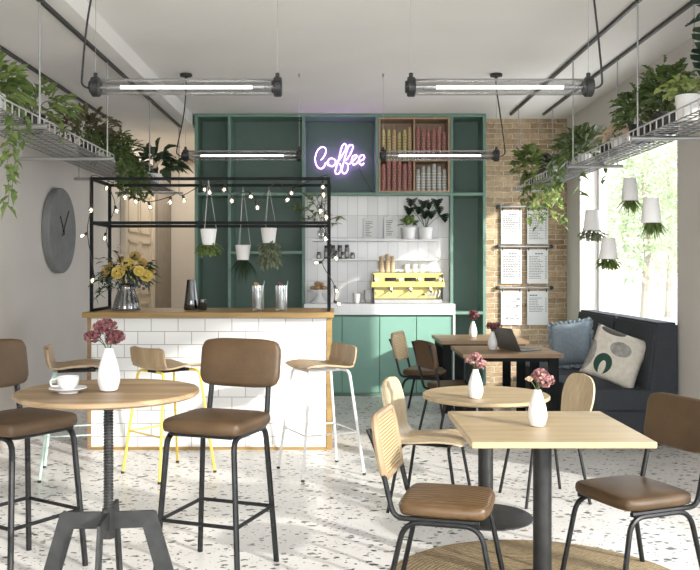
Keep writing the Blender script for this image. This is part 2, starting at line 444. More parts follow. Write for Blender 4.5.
def tag(o, label=None, cat=None, group=None, kind=None):
    if label: o['label'] = label
    if cat: o['category'] = cat
    if group: o['group'] = group
    if kind: o['kind'] = kind
    return o
def thing(name, label, cat, loc=(0,0,0), rz=0, group=None):
    o = bpy.data.objects.new(name, None); C.objects.link(o); o.empty_display_size = .1
    o.location = loc; o.rotation_euler = (0,0,rz)
    return tag(o, label, cat, group)
def struct(o, cat=None): o['kind'] = 'structure'; return o
def copy_tree(o, parent=None):
    c = o.copy(); C.objects.link(c); c.parent = parent
    for ch in [x for x in C.objects if x.parent == o]: copy_tree(ch, c)
    return c
def dup(o, loc, rz=None, label=None, group=None):
    c = copy_tree(o); c.location = loc
    if rz is not None: c.rotation_euler = (0,0,rz)
    if label: c['label'] = label
    if group: c['group'] = group
    return c
def face(fx, fy): return math.atan2(fy, fx)-math.pi/2
# ============================================================ THE SETTING
XL, XR, YB, YC = -2.58, 2.69, 10.09, 9.73     # left wall, right wall, brick wall, cabinet fronts
YN = -3.2; YF = 13.0; XB = -1.645; ZS = 3.012
struct(MB().b(XL-.2, XR+.3, YN-.2, YF+.2, -.12, 0).build('floor', 'terrazzo', smooth=False))
struct(MB().b(XB, XR+.3, YN, YB+.15, H, H+.15).build('ceiling', 'ceil', smooth=False))
struct(MB().b(XL-.2, XB, YN, YF+.15, ZS, H+.15).build('trim_1', 'ceil', smooth=False))      # dropped ceiling band on the left
# left wall with a doorway-sized door standing in it
struct(MB().b(XL-.2, XL, YN, YF+.15, 0, H).build('wall_left', 'plaster', smooth=False))
struct(MB().b(XB+.03, XR+.3, YB, YB+.15, 0, H+.1).build('wall_back', 'brick', smooth=False))
struct(MB().b(XL, XB+.2, YF, YF+.15, 0, H).build('wall_rear', 'beige', smooth=False))
struct(MB().b(XB+.03, XB+.18, YB+.15, YF, 0, H).build('wall_corridor', 'beige', smooth=False))
# right wall with two window openings
W1a, W1b, W1t, W1s = 6.81, 9.54, 2.62, .42
W2a, W2b, W2t, W2s = -2.6, 4.75, 2.78, .25
w = MB(); x0, x1 = XR, XR+.3
w.b(x0,x1, YN, W2a, 0, H); w.b(x0,x1, W2a, W2b, 0, W2s); w.b(x0,x1, W2a, W2b, W2t, H)
w.b(x0,x1, W2b, W1a, 0, H); w.b(x0,x1, W1a, W1b, 0, W1s); w.b(x0,x1, W1a, W1b, W1t, H); w.b(x0,x1, W1b, YB+.15, 0, H)
struct(w.build('wall_right', 'plaster_r', smooth=False))
# unseen wall behind the viewer, wide glazed opening added to let light in
w = MB(); w.b(XL-.2, XR+.3, YN-.2, YN, 0, .3); w.b(XL-.2, XR+.3, YN-.2, YN, 2.8, H+.15); w.b(XL-.2, XL+.3, YN-.2, YN, .3, 2.8); w.b(XR-.2, XR+.3, YN-.2, YN, .3, 2.8)
struct(w.build('wall_front', 'plaster', smooth=False))
def window(name, xa, ya, yb, za, zb, bars):
    r = thing(name, None, None, (xa+.22, (ya+yb)/2, za)); r['kind'] = 'structure'
    f = MB(); t = .05; xm0, xm1 = xa+.2, xa+.26
    f.b(xm0,xm1, ya, ya+t, za, zb); f.b(xm0,xm1, yb-t, yb, za, zb); f.b(xm0,xm1, ya+t, yb-t, zb-t, zb); f.b(xm0,xm1, ya+t, yb-t, za, za+t)
    for y in bars: f.b(xm0,xm1, y-.025, y+.025, za+t, zb-t)
    f.wb('window_frame', 'white', r, smooth=False)
    ys = [ya+t]+[q for y in bars for q in (y-.025, y+.025)]+[yb-t]
    for a, b_ in zip(ys[::2], ys[1::2]):
        MB().b(xa+.227, xa+.233, a, b_, za+t, zb-t).wb('pane', 'winglass', r, smooth=False)
    MB().b(xa-.02, xa+.2, ya, yb, za-.03, za-.001).wb('window_sill', 'white', r, smooth=False)
window('window_1', XR, W1a, W1b, W1s, W1t, [])
window('window_2', XR, W2a, W2b, W2s, W2t, [2.3, -.15])
r = thing('window_added', None, None, (0, YN-.1, .3)); r['kind'] = 'structure'  # made-up window, put in for light from behind
f = MB()
for x in (XL+.325, -1.0, .7, XR-.225): f.b(x-.025, x+.025, YN-.13, YN-.07, .3, 2.8)
f.b(XL+.35, XR-.25, YN-.13, YN-.07, .3, .35); f.b(XL+.35, XR-.25, YN-.13, YN-.07, 2.75, 2.8)
f.wb('window_frame', 'white', r, smooth=False)
for a, b_ in ((XL+.35,-1.025), (-.975,.675), (.725, XR-.25)): MB().b(a, b_, YN-.103, YN-.097, .35, 2.75).wb('pane', 'winglass', r, smooth=False)
# door on the left wall beyond the bar
d = thing('door_1', None, None, (XL, 11.0, 0)); d['kind'] = 'structure'
f = MB()
for y0, y1, z0, z1 in ((10.22,10.36,0,2.62),(11.74,11.9,0,2.62),(10.36,11.74,2.46,2.62)): f.b(XL+.001, XL+.06, y0, y1, z0, z1, .008)
f.wb('door_frame', 'doorp', d, smooth=False)
f = MB().b(XL+.001, XL+.03, 10.362, 11.738, .002, 2.458)
for ya, yb in ((10.45,11.0),(11.1,11.66)):
    for za, zb in ((.15,.95),(1.05,1.75),(1.85,2.38)):
        for q in ((ya,yb,za,za+.03),(ya,yb,zb-.03,zb),(ya,ya+.03,za,zb),(yb-.03,yb,za,zb)): f.b(XL+.02, XL+.045, *q)
f.wb('door_leaf', 'doorp', d, smooth=False)
MB().b(XL+.001, XL+.07, 12.02, 12.98, 0, ZS-.002).build('shade_strip', 'wallshade', smooth=False)['kind'] = 'structure'  # dark slab standing in for shade on the left wall
struct(MB().b(XL+.001, XL+.018, YN+.01, 10.2, 0, .09).build('baseboard_left', 'plaster', smooth=False))

# ---- outside, seen blown out through the window
struct(MB().b(XR+.31, 60, -30, 70, -.3, -.15).build('street_ground', 'pavement', smooth=False))
o = MB().b(9.2, 12, 30.5, 34, -.15, 6.5).b(9.1, 12.1, 30.4, 34.1, 6.5, 6.8).build('building', 'outwall', smooth=False)
tag(o, 'pale cream building across the street, seen through the window', 'building')
def tree(x, y, h, rad, n, lab):
    t = thing('street_tree', lab, 'tree', (x, y, -.15), group=None)
    MB().tube([(0,0,0),(.1,.05,h*.4),(-.05,0,h*.8)], .12, radii=[.16,.11,.05]).build('trunk', 'bark', t)
    f = MB()
    for i in range(n):
        th = U(0, 6.28); ph = U(-1,1); rr = rad*(U(0,1)**.4)
        p = V((rr*math.cos(th)*math.sqrt(1-ph*ph), rr*math.sin(th)*math.sqrt(1-ph*ph), h*.62+rr*ph*1.35))
        f.leaf(p, (U(-1,1),U(-1,1),U(-.6,.6)), U(.18,.34), U(.08,.14))
    f.build('crown', 'outleaf', t, smooth=False)
tree(8.4, 23.5, 5.2, 1.6, 1400, 'leafy street tree with blown-out colour seen through the window, nearer of the two')
tree(10.6, 27.5, 6.4, 1.9, 1400, 'leafy street tree with blown-out colour seen through the window, farther of the two')

# ============================================================ BACK WALL JOINERY
su = thing('shelving_unit', 'large built-in sage green shelving unit across the back wall up to the ceiling', 'shelving', (0, YC, 0))
def gx(x, d=YC): return (x-VX)*d/F
def gz(y, d=YC): return E-(y-VY)*d/F
L0, L1, L2, L3, L4, L5 = gx(194.6), gx(229.3), gx(303.5), gx(377), gx(451.7), gx(486)
t = .034; ZT = H-.003; Y1 = YB-.012
zc = gz(194); zs = gz(252.5); zn = gz(313)
def part(name, mat, parent, *boxes, bev=.002):
    m = MB()
    for q in boxes: m.b(*q, bev=bev)
    return m.wb(name, mat, parent, smooth=False)
part('carcass', 'green', su, (L0, L0+t, YC, Y1, 0, ZT), (L5-t, L5, YC, Y1, 0, ZT), (L0+t, L5-t, YC, Y1, ZT-t, ZT))
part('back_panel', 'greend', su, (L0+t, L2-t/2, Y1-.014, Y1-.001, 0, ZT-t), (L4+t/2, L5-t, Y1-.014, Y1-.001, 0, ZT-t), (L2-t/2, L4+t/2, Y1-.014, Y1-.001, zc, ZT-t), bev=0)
part('divider', 'green', su, (L1-t/2, L1+t/2, YC, Y1-.014, 0, ZT-t))
part('divider', 'green', su, (L2-t/2, L2+t/2, YC, Y1-.014, 0, ZT-t))
part('divider', 'green', su, (L3-t/2, L3+t/2, YC, Y1-.014, zc+t/2, ZT-t))
part('divider', 'green', su, (L4-t/2, L4+t/2, YC, Y1-.014, 0, ZT-t))
part('shelf', 'green', su, (L0+t, L1-t/2, YC+.004, Y1-.014, zc-t/2, zc+t/2))
part('shelf', 'green', su, (L1+t/2, L2-t/2, YC+.004, Y1-.014, zc-t/2, zc+t/2))
part('shelf', 'green', su, (L2+t/2, L4-t/2, YC, Y1-.014, zc-t/2, zc+t/2))
part('shelf', 'green', su, (L1+t/2, L2-t/2, YC+.004, Y1-.014, zs-t/2, zs+t/2))
part('shelf', 'green', su, (L4+t/2, L5-t, YC+.004, Y1-.014, zc-t/2, zc+t/2))
part('shelf', 'green', su, (L4+t/2, L5-t, YC+.004, Y1-.014, zn-t/2, zn+t/2))
# tiled splashback
YS = 9.83; YF0 = 9.40; zct = gz(304, YF0-.03)
bs = part('splashback', 'btile', None or su, (L2+t/2, L4-t/2, YS, Y1-.001, zct-.12, zc-t/2), bev=0); bs['label'] = 'white stacked tile splashback'
# base cabinets
kb = thing('base_cabinet', 'mint green base cabinet with flat doors under the white counter', 'cabinet', (0, YF0, 0))
bx0, bx1, bz = gx(303.5)+t/2+.002, L4-t/2-.004, zct-.122
part('carcass', 'green', kb, (bx0, bx1, YF0+.03, YS-.002, .0, bz), bev=0)
js = [bx0, gx(342,YF0), gx(379.6,YF0), gx(416.4,YF0), gx(452.5,YF0)]
for a, b_ in zip(js, js[1:]): part('door', 'mint', kb, (a+.0035, b_-.0035, YF0-.004, YF0+.028, .04, bz-.018))
part('plinth', 'green', kb, (bx0, bx1, YF0+.012, YF0+.029, .001, .036), bev=0)
wt = thing('worktop', 'thick white tiled worktop running along the back counter', 'worktop', (0, YF0, zct-.12))
part('slab', 'ctile', wt, (bx0, bx1+.012, YF0-.03, YC-.002, zct-.118, zct), (bx0, bx1, YC-.002, YS-.002, zct-.118, zct), bev=.003)
part('end_panel', 'white', wt, (bx1-.008, bx1+.012, YF0-.03, YF0+.009, .001, zct-.12), bev=0)
# cubby box of cups
cx0, cx1, cz0, cz1 = L3+t/2+.003, L4-t/2-.003, zc+t/2+.002, ZT-t-.004
cb = thing('cubby_box', 'wooden box divided in four, set in the green shelving and holding cup stacks', 'box', ((cx0+cx1)/2, YC+.02, cz0))
q = .02; cxm = (cx0+cx1)/2; czm = gz(160)
part('frame', 'cubby', cb, (cx0, cx0+q, YC+.005, Y1-.02, cz0, cz1), (cx1-q, cx1, YC+.005, Y1-.02, cz0, cz1), (cx0+q, cx1-q, YC+.005, Y1-.02, cz0, cz0+q), (cx0+q, cx1-q, YC+.005, Y1-.02, cz1-q, cz1))
part('back_panel', 'cubby', cb, (cx0+q, cx1-q, Y1-.03, Y1-.02, cz0+q, cz1-q), bev=0)
part('divider', 'cubby', cb, (cxm-q/2, cxm+q/2, YC+.008, Y1-.03, cz0+q, cz1-q))
part('shelf', 'cubby', cb, (cx0+q, cxm-q/2, YC+.008, Y1-.03, czm-q/2, czm+q/2), (cxm+q/2, cx1-q, YC+.008, Y1-.03, czm-q/2, czm+q/2))
# paper cups, each its own object
def cup_proto(mat):
    return MB().lathe([(.019,0),(.019,.001),(.0268,.082),(.0285,.084),(.0285,.088),(.026,.088),(.0185,.004),(0,.004)], n=12, cap=False).build('paper_cup', mat)
protos = {k: cup_proto('cup_'+k) for k in 'ykpg'}; used = set()
ordn = ['first','second','third','fourth','fifth','sixth']
comps = [('upper left', cx0+q, cxm-q/2, czm+q/2, ['y','y','k','y','y','k'], 'yellow and kraft'),
         ('upper right', cxm+q/2, cx1-q, czm+q/2, ['p']*6, 'pink patterned'),
         ('lower left', cx0+q, cxm-q/2, cz0+q, ['p']*6, 'pink patterned'),
         ('lower right', cxm+q/2, cx1-q, cz0+q, ['g']*6, 'grey and white')]
cname = {'y': 'yellow printed', 'k': 'kraft brown', 'p': 'pink patterned', 'g': 'grey white'}
for nm, a, b_, z, kinds, desc in comps:
    for i, k in enumerate(kinds):
        x = a+.036+i*(b_-a-.072)/5; n = R.choice([8,9,10,9]) if 'upper' in nm or k=='p' else R.choice([6,7,8])
        for j in range(n):
            pz = (x+U(-.001,.001), YC+.06+U(-.008,.008)*(j==0), z+.0885 if False else z+.0005+j*.0315)
            lab = f'{cname[k]} paper cup, {ordn[i]} stack from the left, {nm} box compartment'
            g = f'cups in the {ordn[i]} stack of the {nm} compartment'
            if j == 0: base_y = pz[1]
            pz = (pz[0], base_y, pz[2])
            if k not in used: used.add(k); c = protos[k]; c.location = pz
            else: c = protos[k].copy(); C.objects.link(c); c.location = pz
            tag(c, lab, 'paper cup', g)
            c.rotation_euler = (math.pi, 0, U(0,6)); c.location.z += .088
# neon sign
ns = thing('neon_sign', 'glowing violet white neon sign reading Coffee in handwritten letters', 'neon sign', at(340, 160, YC+.06))
def npt(u, v): return at(310+u/11.4, 130+v/11.4, Y1-.05)
letters = [
 [(125,340),(150,315),(174,275),(183,235),(170,203),(140,194),(105,210),(78,250),(62,305),(62,360),(78,410),(110,438),(140,436),(165,410),(180,372),(192,375)],
 [(205,405),(207,350),(235,325),(270,328),(292,355),(285,390),(258,412),(228,412),(210,390),(205,360)],
 [(290,350),(300,378),(330,345),(365,290),(400,235),(415,185),(400,160),(375,168),(355,215),(338,290),(320,360),(300,420),(288,470),(300,500),(330,495),(352,455),(350,405),(340,385)],
 [(385,352),(420,335),(455,280),(482,225),(490,190),(475,170),(448,175),(425,220),(405,290),(385,365),(367,430),(370,482),(395,497),(422,470),(435,425),(425,385),(405,375)],
 [(445,390),(480,360),(515,325),(535,300),(520,286),(492,298),(475,335),(478,375),(500,395),(530,380),(555,350)],
 [(553,352),(590,345),(620,318),(612,290),(588,286),(562,315),(555,350),(568,385),(592,397),(615,378)]]
for L in letters:
    MB().tube(smooth_path([npt(*p) for p in L], 5), .0032, n=8).wb('letter', 'neon', ns)
fx = MB()
for L in letters:
    p = npt(*L[len(L)//2]); fx.tube([p, p+V((0,Y1-.0145-p.y,0))], .004, n=6)
fx.wb('standoff', 'blk', ns)
MB().tube([npt(560,392), npt(575,470)+V((0,.025,0)), V((L3-t/2-.01, Y1-.02, zc+t/2+.01))], .003, n=6).wb('cable', 'blk', ns)

# floating shelves on the splashback
for i, yy in enumerate((240, 259)):
    z = gz(yy, 9.85)
    s_ = MB().b(gx(313, 9.85), gx(436, 9.85), YS-.21, YS-.001, z-.018, z, bev=.002).build('wall_shelf', 'white', smooth=False)
    tag(s_, ['long white floating shelf, upper of two on the tiled wall', 'long white floating shelf, lower of two on the tiled wall'][i], 'shelf')
ZU, ZL_ = gz(240, 9.85), gz(259, 9.85); YM = YS-.11
# ============================================================ PLANTS
def bush(f, c, rad, n, L, W, kind='ovate', up=.3, st=None, droop=.3):
    c = V(c)
    for i in range(n):
        th = U(0, 6.283); ph = U(-.6, 1); k = U(.35, 1)
        s_ = math.sqrt(max(0, 1-ph*ph))
        o = V((rad[0]*k*math.cos(th)*s_, rad[1]*k*math.sin(th)*s_, rad[2]*k*ph))
        dr = V((o.x/rad[0], o.y/rad[1], o.z/rad[2]*.5+up))+V((U(-.4,.4),U(-.4,.4),U(-.4,.4)))
        l = L*U(.7,1.25)
        f.leaf(c+o, dr, l, W*l/L, kind, droop=droop)
def stems(s_, base, c, rad, n, r=.003):
    for i in range(n):
        a = U(0,6.283); e = V(c)+V((rad[0]*.8*math.cos(a), rad[1]*.8*math.sin(a), rad[2]*U(-.2,.8)))
        b = V(base)+V((U(-.02,.02), U(-.02,.02), 0)); m = b.lerp(e, .5)+V((0,0,rad[2]*.3))
        s_.tube(smooth_path([b, m, e], 3), r, n=5)
def vine(f, s_, p, L, n, lw, kind='ivy', sway=.06, out=(0,0)):
    p = V(p); pts = [p]; q = p.copy(); dx, dy = out
    steps = max(3, int(L/.09))
    for i in range(steps):
        k = 1 if i > 1 else .6-.3*i
        q = q+V((dx*(.05 if i<2 else .004)+U(-sway,sway)*.4, dy*(.05 if i<2 else .004)+U(-sway,sway)*.4, -L/steps*(1 if i>0 else .3)))
        pts.append(q.copy())
    sp = smooth_path(pts, 3); s_.tube(sp, .0018, n=4)
    for i in range(n):
        b = sp[min(len(sp)-1, int((i+.5)/n*len(sp)))]
        dr = V((U(-1,1), U(-1,1), U(-.9,.2))); l = lw*U(.7,1.2)
        f.leaf(b, dr, l, l*.8, kind, droop=.3)
def make_pot(parent, r1, r0, h, mat, z=0, soil=True, name='pot'):
    MB().lathe([(r0*.9,z),(r0,z+.004),(r1,z+h-.004),(r1,z+h),(r1-.006,z+h),(r1-.009,z+h-.018),(0.0,z+h-.018)], n=28, cap=False).build(name, mat, parent)
    if soil: MB().lathe([(r1-.0095,z+h-.017),(0.0005,z+h-.012)], n=20, cap=False).build('soil', 'soil', parent)
def potted(name, label, loc, pot, leafmat, fn, cat='plant', stemmat='stem', rz=0, group=None):
    t = thing(name, label, cat, loc, rz, group)
    r1, r0, h, mat = pot; make_pot(t, r1, r0, h, mat)
    f = MB(); s_ = MB(); fn(f, s_, h-.015)
    f.build('foliage', leafmat, t, smooth=False, norm=False)
    if len(s_.bm.verts): s_.build('stem', stemmat, t)
    else: s_.bm.free()
    return t

# ---- things on the floating shelves
pl = at(409, 240, YM); pl.z = ZU+.001
potted('potted_plant', 'small green leafy plant in white pot, right of the menu cards', (gx(408.7,YM), YM, ZU+.001), (.080,.068,.135,'pot'), 'leaf',
       lambda f, s_, z: bush(f, (0,0,z+.06), (.09,.08,.09), 34, .10, .05, up=.8))
def mon(f, s_, z):
    for i, (x, zz) in enumerate(((-.15,.33),(-.09,.25),(-.03,.31),(.05,.30),(.12,.25),(.18,.16),(-.18,.24),(.0,.20),(.13,.33),(.07,.2))):
        e = V((x, U(-.06,.06), z+zz)); s_.tube(smooth_path([V((U(-.01,.01),0,z)), V((x*.5,0,z+zz*.6)), e], 3), .003, n=5)
        f.leaf(e, (x*1.5+U(-.3,.3), -.9, -.6), .13, .12, 'split', droop=.2)
potted('potted_monstera', 'dark split leaf plant in a white pot at the right end of the upper shelf', (gx(425.5,YM), YM, ZU+.001), (.080,.068,.135,'pot'), 'leafx', mon)
vt = thing('vase_plant', 'white jug with long leafy green branches at the left of the upper shelf', 'plant', (gx(323,YM), YM, ZU+.001))
MB().lathe([(.035,0),(.05,.01),(.06,.06),(.05,.11),(.035,.145),(.04,.165),(.034,.165),(.03,.14),(.04,.05),(0,.02)], n=20, cap=False).build('jug', 'clear', vt)
f, s_ = MB(), MB()
for tx, tz, n in ((-.34,.30,14),(-.20,.40,12),(-.10,.42,10),(.04,.36,8),(.22,.16,7),(-.26,.14,10),(.16,.08,5)):
    path = smooth_path([(0,0,.06),(tx*.35,-.03,.12+tz*.6),(tx,-.06,.1+tz)], 5); s_.tube(path, .003, n=5)
    for i in range(n):
        b = path[int(len(path)*(.35+.62*i/n))]; f.leaf(b, (U(-1,1)+tx, U(-.7,.4), U(-.3,.9)), U(.07,.11), .03)
f.build('foliage', 'leaf', vt, smooth=False, norm=False); s_.build('stem', 'stemd', vt)
def menu_card(x0, x1, y0, lab):
    w_, h_ = (x1-x0)*YM/F, (240-y0)*YM/F
    t = thing('menu_stand', lab, 'menu holder', (gx((x0+x1)/2,YM), YM, ZU+.001))
    MB().b(-w_/2-.012, w_/2+.012, -.035, .035, 0, .012, bev=.002).build('base', 'white', t, smooth=False)
    MB().b(-w_/2, w_/2, -.006, .006, .012, h_, bev=.001).build('card', 'paper', t, smooth=False)
    m = MB()
    for i in range(9):
        z = h_-.04-i*.02
        if z < .03: break
        m.b(-w_*.32, -w_*.32+w_*U(.25,.6), -.0075, -.0062, z, z+.005)
    m.build('printing', 'ink', t, smooth=False)
menu_card(363.5, 375.5, 219, 'wide white menu card holder on the upper shelf, left of the other one')
menu_card(384, 396, 218, 'white menu card in a holder on the upper shelf beside the plant pots')
# jars
def jar(x, h, r_, z0, lab, yo=0):
    t = thing('spice_jar', lab, 'jar', (gx(x,YM), YM+yo, z0+.001), group='black lidded jars on the lower shelf')
    MB().lathe([(r_*.95,0),(r_,.004),(r_,h*.72),(r_*.8,h*.8),(0,h*.8)], n=16, cap=False).build('jar', 'jarg', t)
    MB().lathe([(r_*.82,h*.801),(r_*.82,h),(0,h)], n=16, cap=False).build('lid', 'blk', t)
    MB().b(-r_*.5, r_*.5, -r_*1.03, -r_*.99, h*.15, h*.5).build('jar_label', 'paper', t, smooth=False)
for x, h in ((326.5,.15),(333,.155),(340,.155),(347,.16)):
    jar(x, h, .028, ZL_, 'tall black lidded jar in the back row on the lower shelf', .04)
for x, h in ((319,.075),(330,.08),(336.5,.09),(343,.075),(352.5,.07)):
    jar(x, h, .026, ZL_, 'small black lidded jar in the front row on the lower shelf', -.045)
# counter things
zC = zct+.001
ck = thing('cake_stand', 'white scalloped cake stand at the left end of the back counter', 'cake stand', (gx(319,9.68), 9.68, zC))
MB().lathe([(.10,0),(.105,.008),(.06,.04),(.03,.09),(.03,.12),(.05,.135),(0,.135)], n=28, cap=False).build('foot', 'ceramic', ck)
MB().lathe([(.0,.136),(.115,.136),(.125,.15),(.118,.15),(.11,.146),(0,.146)], n=28, cap=False).build('plate', 'ceramic', ck)
m = MB()
for k in range(28):
    a = k*2*math.pi/28; m.box((.126*math.cos(a), .126*math.sin(a), .132), (.006,.014,.03), rot=a, bev=.002)
m.build('rim', 'ceramic', ck)
for i, (dx, dy, dz, r_) in enumerate(((-.07,-.02,0,.030),(-.015,-.05,0,.033),(.05,-.045,0,.03),(.07,.03,0,.028),(-.04,.05,0,.03),(.02,.035,0,.032),(-.02,-.005,.045,.034),(.03,-.015,.04,.028))):
    o = MB().ball((0,0,r_*.75), r_, (1.05,1,.75)).build('pastry', 'pastry')
    o.location = (gx(319,9.68)+dx, 9.68+dy, zC+.1465+dz)
    tag(o, 'round brown pastry piled on top of the white cake stand' if dz else 'round brown pastry in the bottom layer on the white cake stand', 'pastry', 'pastries on the cake stand')
def stackcup(x, n, lab, r_=.058):
    for j in range(n):
        o = MB().lathe([(r_*.6,0),(r_*.65,.003),(r_*.92,.04),(r_,.115),(r_*.95,.115),(r_*.85,.04),(0,.012)], n=22, cap=False).build('ceramic_bowl', 'ceramic')
        o.location = (gx(x,9.66), 9.66, zC+j*.028)
        tag(o, lab[j], 'bowl', None)
stackcup(357.5, 1, ['single white ceramic bowl on the back counter, left of the espresso machine'], .052)
stackcup(369.5, 2, ['lower white bowl of the stacked pair touching the espresso machine', 'upper white bowl of the stacked pair beside the espresso machine'], .060)
# espresso machine
em = thing('espresso_machine', 'wide pale yellow three group espresso machine on the white counter', 'espresso machine', (gx(407,9.62), 9.62, zC)); em.scale.z = .87
w2 = .405
MB().prism([(-.09,.06),(.15,.06),(.15,.36),(.03,.36),(-.09,.30)], -w2+.02, w2-.02, axis='X').build('body', 'yellowl', em, smooth=False)
m = MB().prism([(-.175,.215),(-.165,.205),(.0,.215),(.0,.385),(-.10,.385)], -w2, w2, axis='X')
for v in m.bm.verts:
    if v.co.z > .3: v.co.x *= .955
m.build('top_housing', 'yellowp', em, smooth=False)
MB().b(-w2+.03, w2-.03, -.155, .14, .0, .055, bev=.006).build('drip_tray', 'alu', em, smooth=False)
MB().b(-w2+.03, w2-.06, -.094, -.091, .065, .19, bev=.001).build('front_panel', 'yellowp', em, smooth=False)
for q in (-w2+.02, w2-.035): MB().b(q, q+.015, -.15, .15, .03, .37).build('side_trim', 'blk', em, smooth=False)
m = MB()
for k in range(3):
    m.tube([(-w2+.05+k*.05, .1-.05*(k%2), .386+.012) for k in range(2)], .003) if k == 0 else None
m.tube([(-.37,-.09,.395),(.37,-.09,.395)], .004).tube([(-.37,.12,.395),(.37,.12,.395)], .004)
m.build('cup_rail', 'chrome', em)
rotf = Matrix.Rotation(math.radians(-23), 4, 'X')
for x in (-.19, .025, .245):
    MB().box((x,-.142,.305), (.125,.012,.05), rot=rotf, bev=.005, seg=2).build('handle_recess', 'blk', em)
    g = MB().lathe([(0,.17),(.028,.17),(.028,.212),(.035,.214)], (x,-.13,0), n=16, cap=False).build('group_head', 'chrome', em)
    MB().tube([(x,-.13,.168),(x,-.19,.158),(x,-.235,.15)], .010, n=8).build('portafilter_handle', 'blk', em)
for x in (-.35,-.085,.13,.355): MB().lathe([(0,-.185),(.018,-.185),(.02,-.15),(.02,-.12)], (x,0,.308), n=14, axis='Y', cap=False).build('knob', 'chrome', em)
MB().b(.21,.30,-.097,-.094,.09,.13).build('display', 'alu', em, smooth=False)
MB().b(.16,.19,-.097,-.094,.10,.118).build('switch', 'blk', em, smooth=False)
m = MB().b(-.375,-.368,-.097,-.094,.10,.14).b(-.355,-.348,-.097,-.094,.10,.14).b(-.368,-.355,-.097,-.094,.134,.14)
m.build('emblem', 'blk', em, smooth=False)
for x in (.30,.34): MB().tube([(x,-.13,.21),(x+.01,-.15,.15),(x-.01,-.17,.09)], .005, n=6).build('steam_wand', 'chrome', em)
# cups on the machine
zM = zC+.386*.87+.001
def mcup(x, mat, r_, h, n, pitch, cat, lab):
    for j in range(n):
        o = MB().lathe([(r_*.72,0),(r_*.74,.002),(r_,h-.003),(r_*1.06,h),(r_*.94,h),(r_*.7,.006),(0,.006)], n=16, cap=False).build(cat.replace(' ','_'), mat)
        o.location = (gx(x,9.63), 9.63, zM+j*pitch+.0)
        if pitch and cat == 'paper cup': o.rotation_euler.x = math.pi; o.location.z += h+.0005
        tag(o, lab, cat, None if n == 1 else 'cups in '+lab.split(' in ')[-1])
mcup(381.5, 'cup_k', .030, .09, 5, .024, 'paper cup', 'kraft paper cup in the left stack on the espresso machine')
mcup(387.5, 'cup_k', .030, .09, 6, .024, 'paper cup', 'kraft paper cup in the taller middle stack on the espresso machine')
mcup(392.5, 'cup_k', .026, .09, 5, .024, 'paper cup', 'kraft paper cup in the right stack on the espresso machine')
mcup(406.5, 'ceramic', .037, .055, 2, .042, 'coffee cup', 'white coffee cup in the leftmost white pile on the machine')
mcup(414.5, 'ceramic', .034, .055, 2, .042, 'coffee cup', 'white coffee cup in the middle white pile on the machine')
mcup(421.5, 'ceramic', .034, .055, 2, .042, 'coffee cup', 'white coffee cup in the rightmost white pile on the machine')

# ============================================================ MENU SHEETS on the brick wall
YW = YB-.03
rails = []
rail_lab = ['top', 'middle', 'bottom']
for i, yy in enumerate((206.7, 246.5, 287.8)):
    z = gz(yy, YW)
    t = thing('menu_rail', f'slim grey metal pipe rail across the brick wall, {rail_lab[i]} one of three', 'rail', (gx(524.5,YW), YB-.002, z))
    MB().tube([(-.31,-.035,0),(.31,-.035,0)], .013, n=10).build('pipe', 'alu', t)
    for x in (-.31,.31):
        MB().lathe([(0,-.06),(.024,-.055),(.024,-.015),(.014,-.012),(.014,0)], (x,0,0), n=14, axis='Y', cap=False).build('bracket', 'darks', t)
posn = [('top left', 501, 521.5, 210, 244), ('top right', 527, 548, 210, 244), ('middle left', 501, 521.5, 249.5, 283.5),
        ('middle right', 527, 548, 249.5, 283.5), ('bottom left', 501, 521.5, 291, 325), ('bottom right', 527, 548, 291, 325)]
for i, (nm, a, b_, y0, y1) in enumerate(posn):
    w_, h_ = (b_-a)*YW/F, (y1-y0)*YW/F
    t = thing('menu_sheet', f'white printed menu sheet hung on the brick wall, {nm} of the six', 'menu', (gx((a+b_)/2,YW), YB-.034, gz(y1,YW)))
    MB().b(-w_/2, w_/2, -.002, .002, 0, h_).build('sheet', 'paper', t, smooth=False)
    for sx in (-1,1): MB().b(sx*w_*.42-.006, sx*w_*.42+.006, -.006, .004, h_-.012, h_+.032, bev=.001).build('clip', 'darks', t, smooth=False)
    m = MB(); RR = random.Random(i)
    if i != 4:
        x = -w_*.12 if i != 5 else -w_*.38
        for k in range(3): m.b(x, x+.025, -.0034, -.0022, h_-.055, h_-.044); x += .032
        z = h_-.085
        for k in range([9,14,13,15,0,9][i]):
            x = -w_*.40; e = w_*.12+RR.uniform(-.04,.04)
            hh = .0052 if i in (1,3,5) else .0085
            while x < e: l = RR.uniform(.012,.03); m.b(x, min(x+l, e+.01), -.0034, -.0022, z, z+hh); x += l+.005
            m.b(w_*.36, w_*.43, -.0034, -.0022, z, z+hh)
            z -= .0195 if i != 0 else .022
            if z < .05: break
    else:
        for k in range(14):
            x = RR.uniform(-.4,.3)*w_; z = RR.uniform(.12,.9)*h_
            m.b(x, x+RR.uniform(.02,.05), -.0034, -.0022, z, z+.007)
        m.b(.0,.012,-.0034,-.0022,h_*.45,h_*.47)
    m.build('printing', 'ink', t, smooth=False)

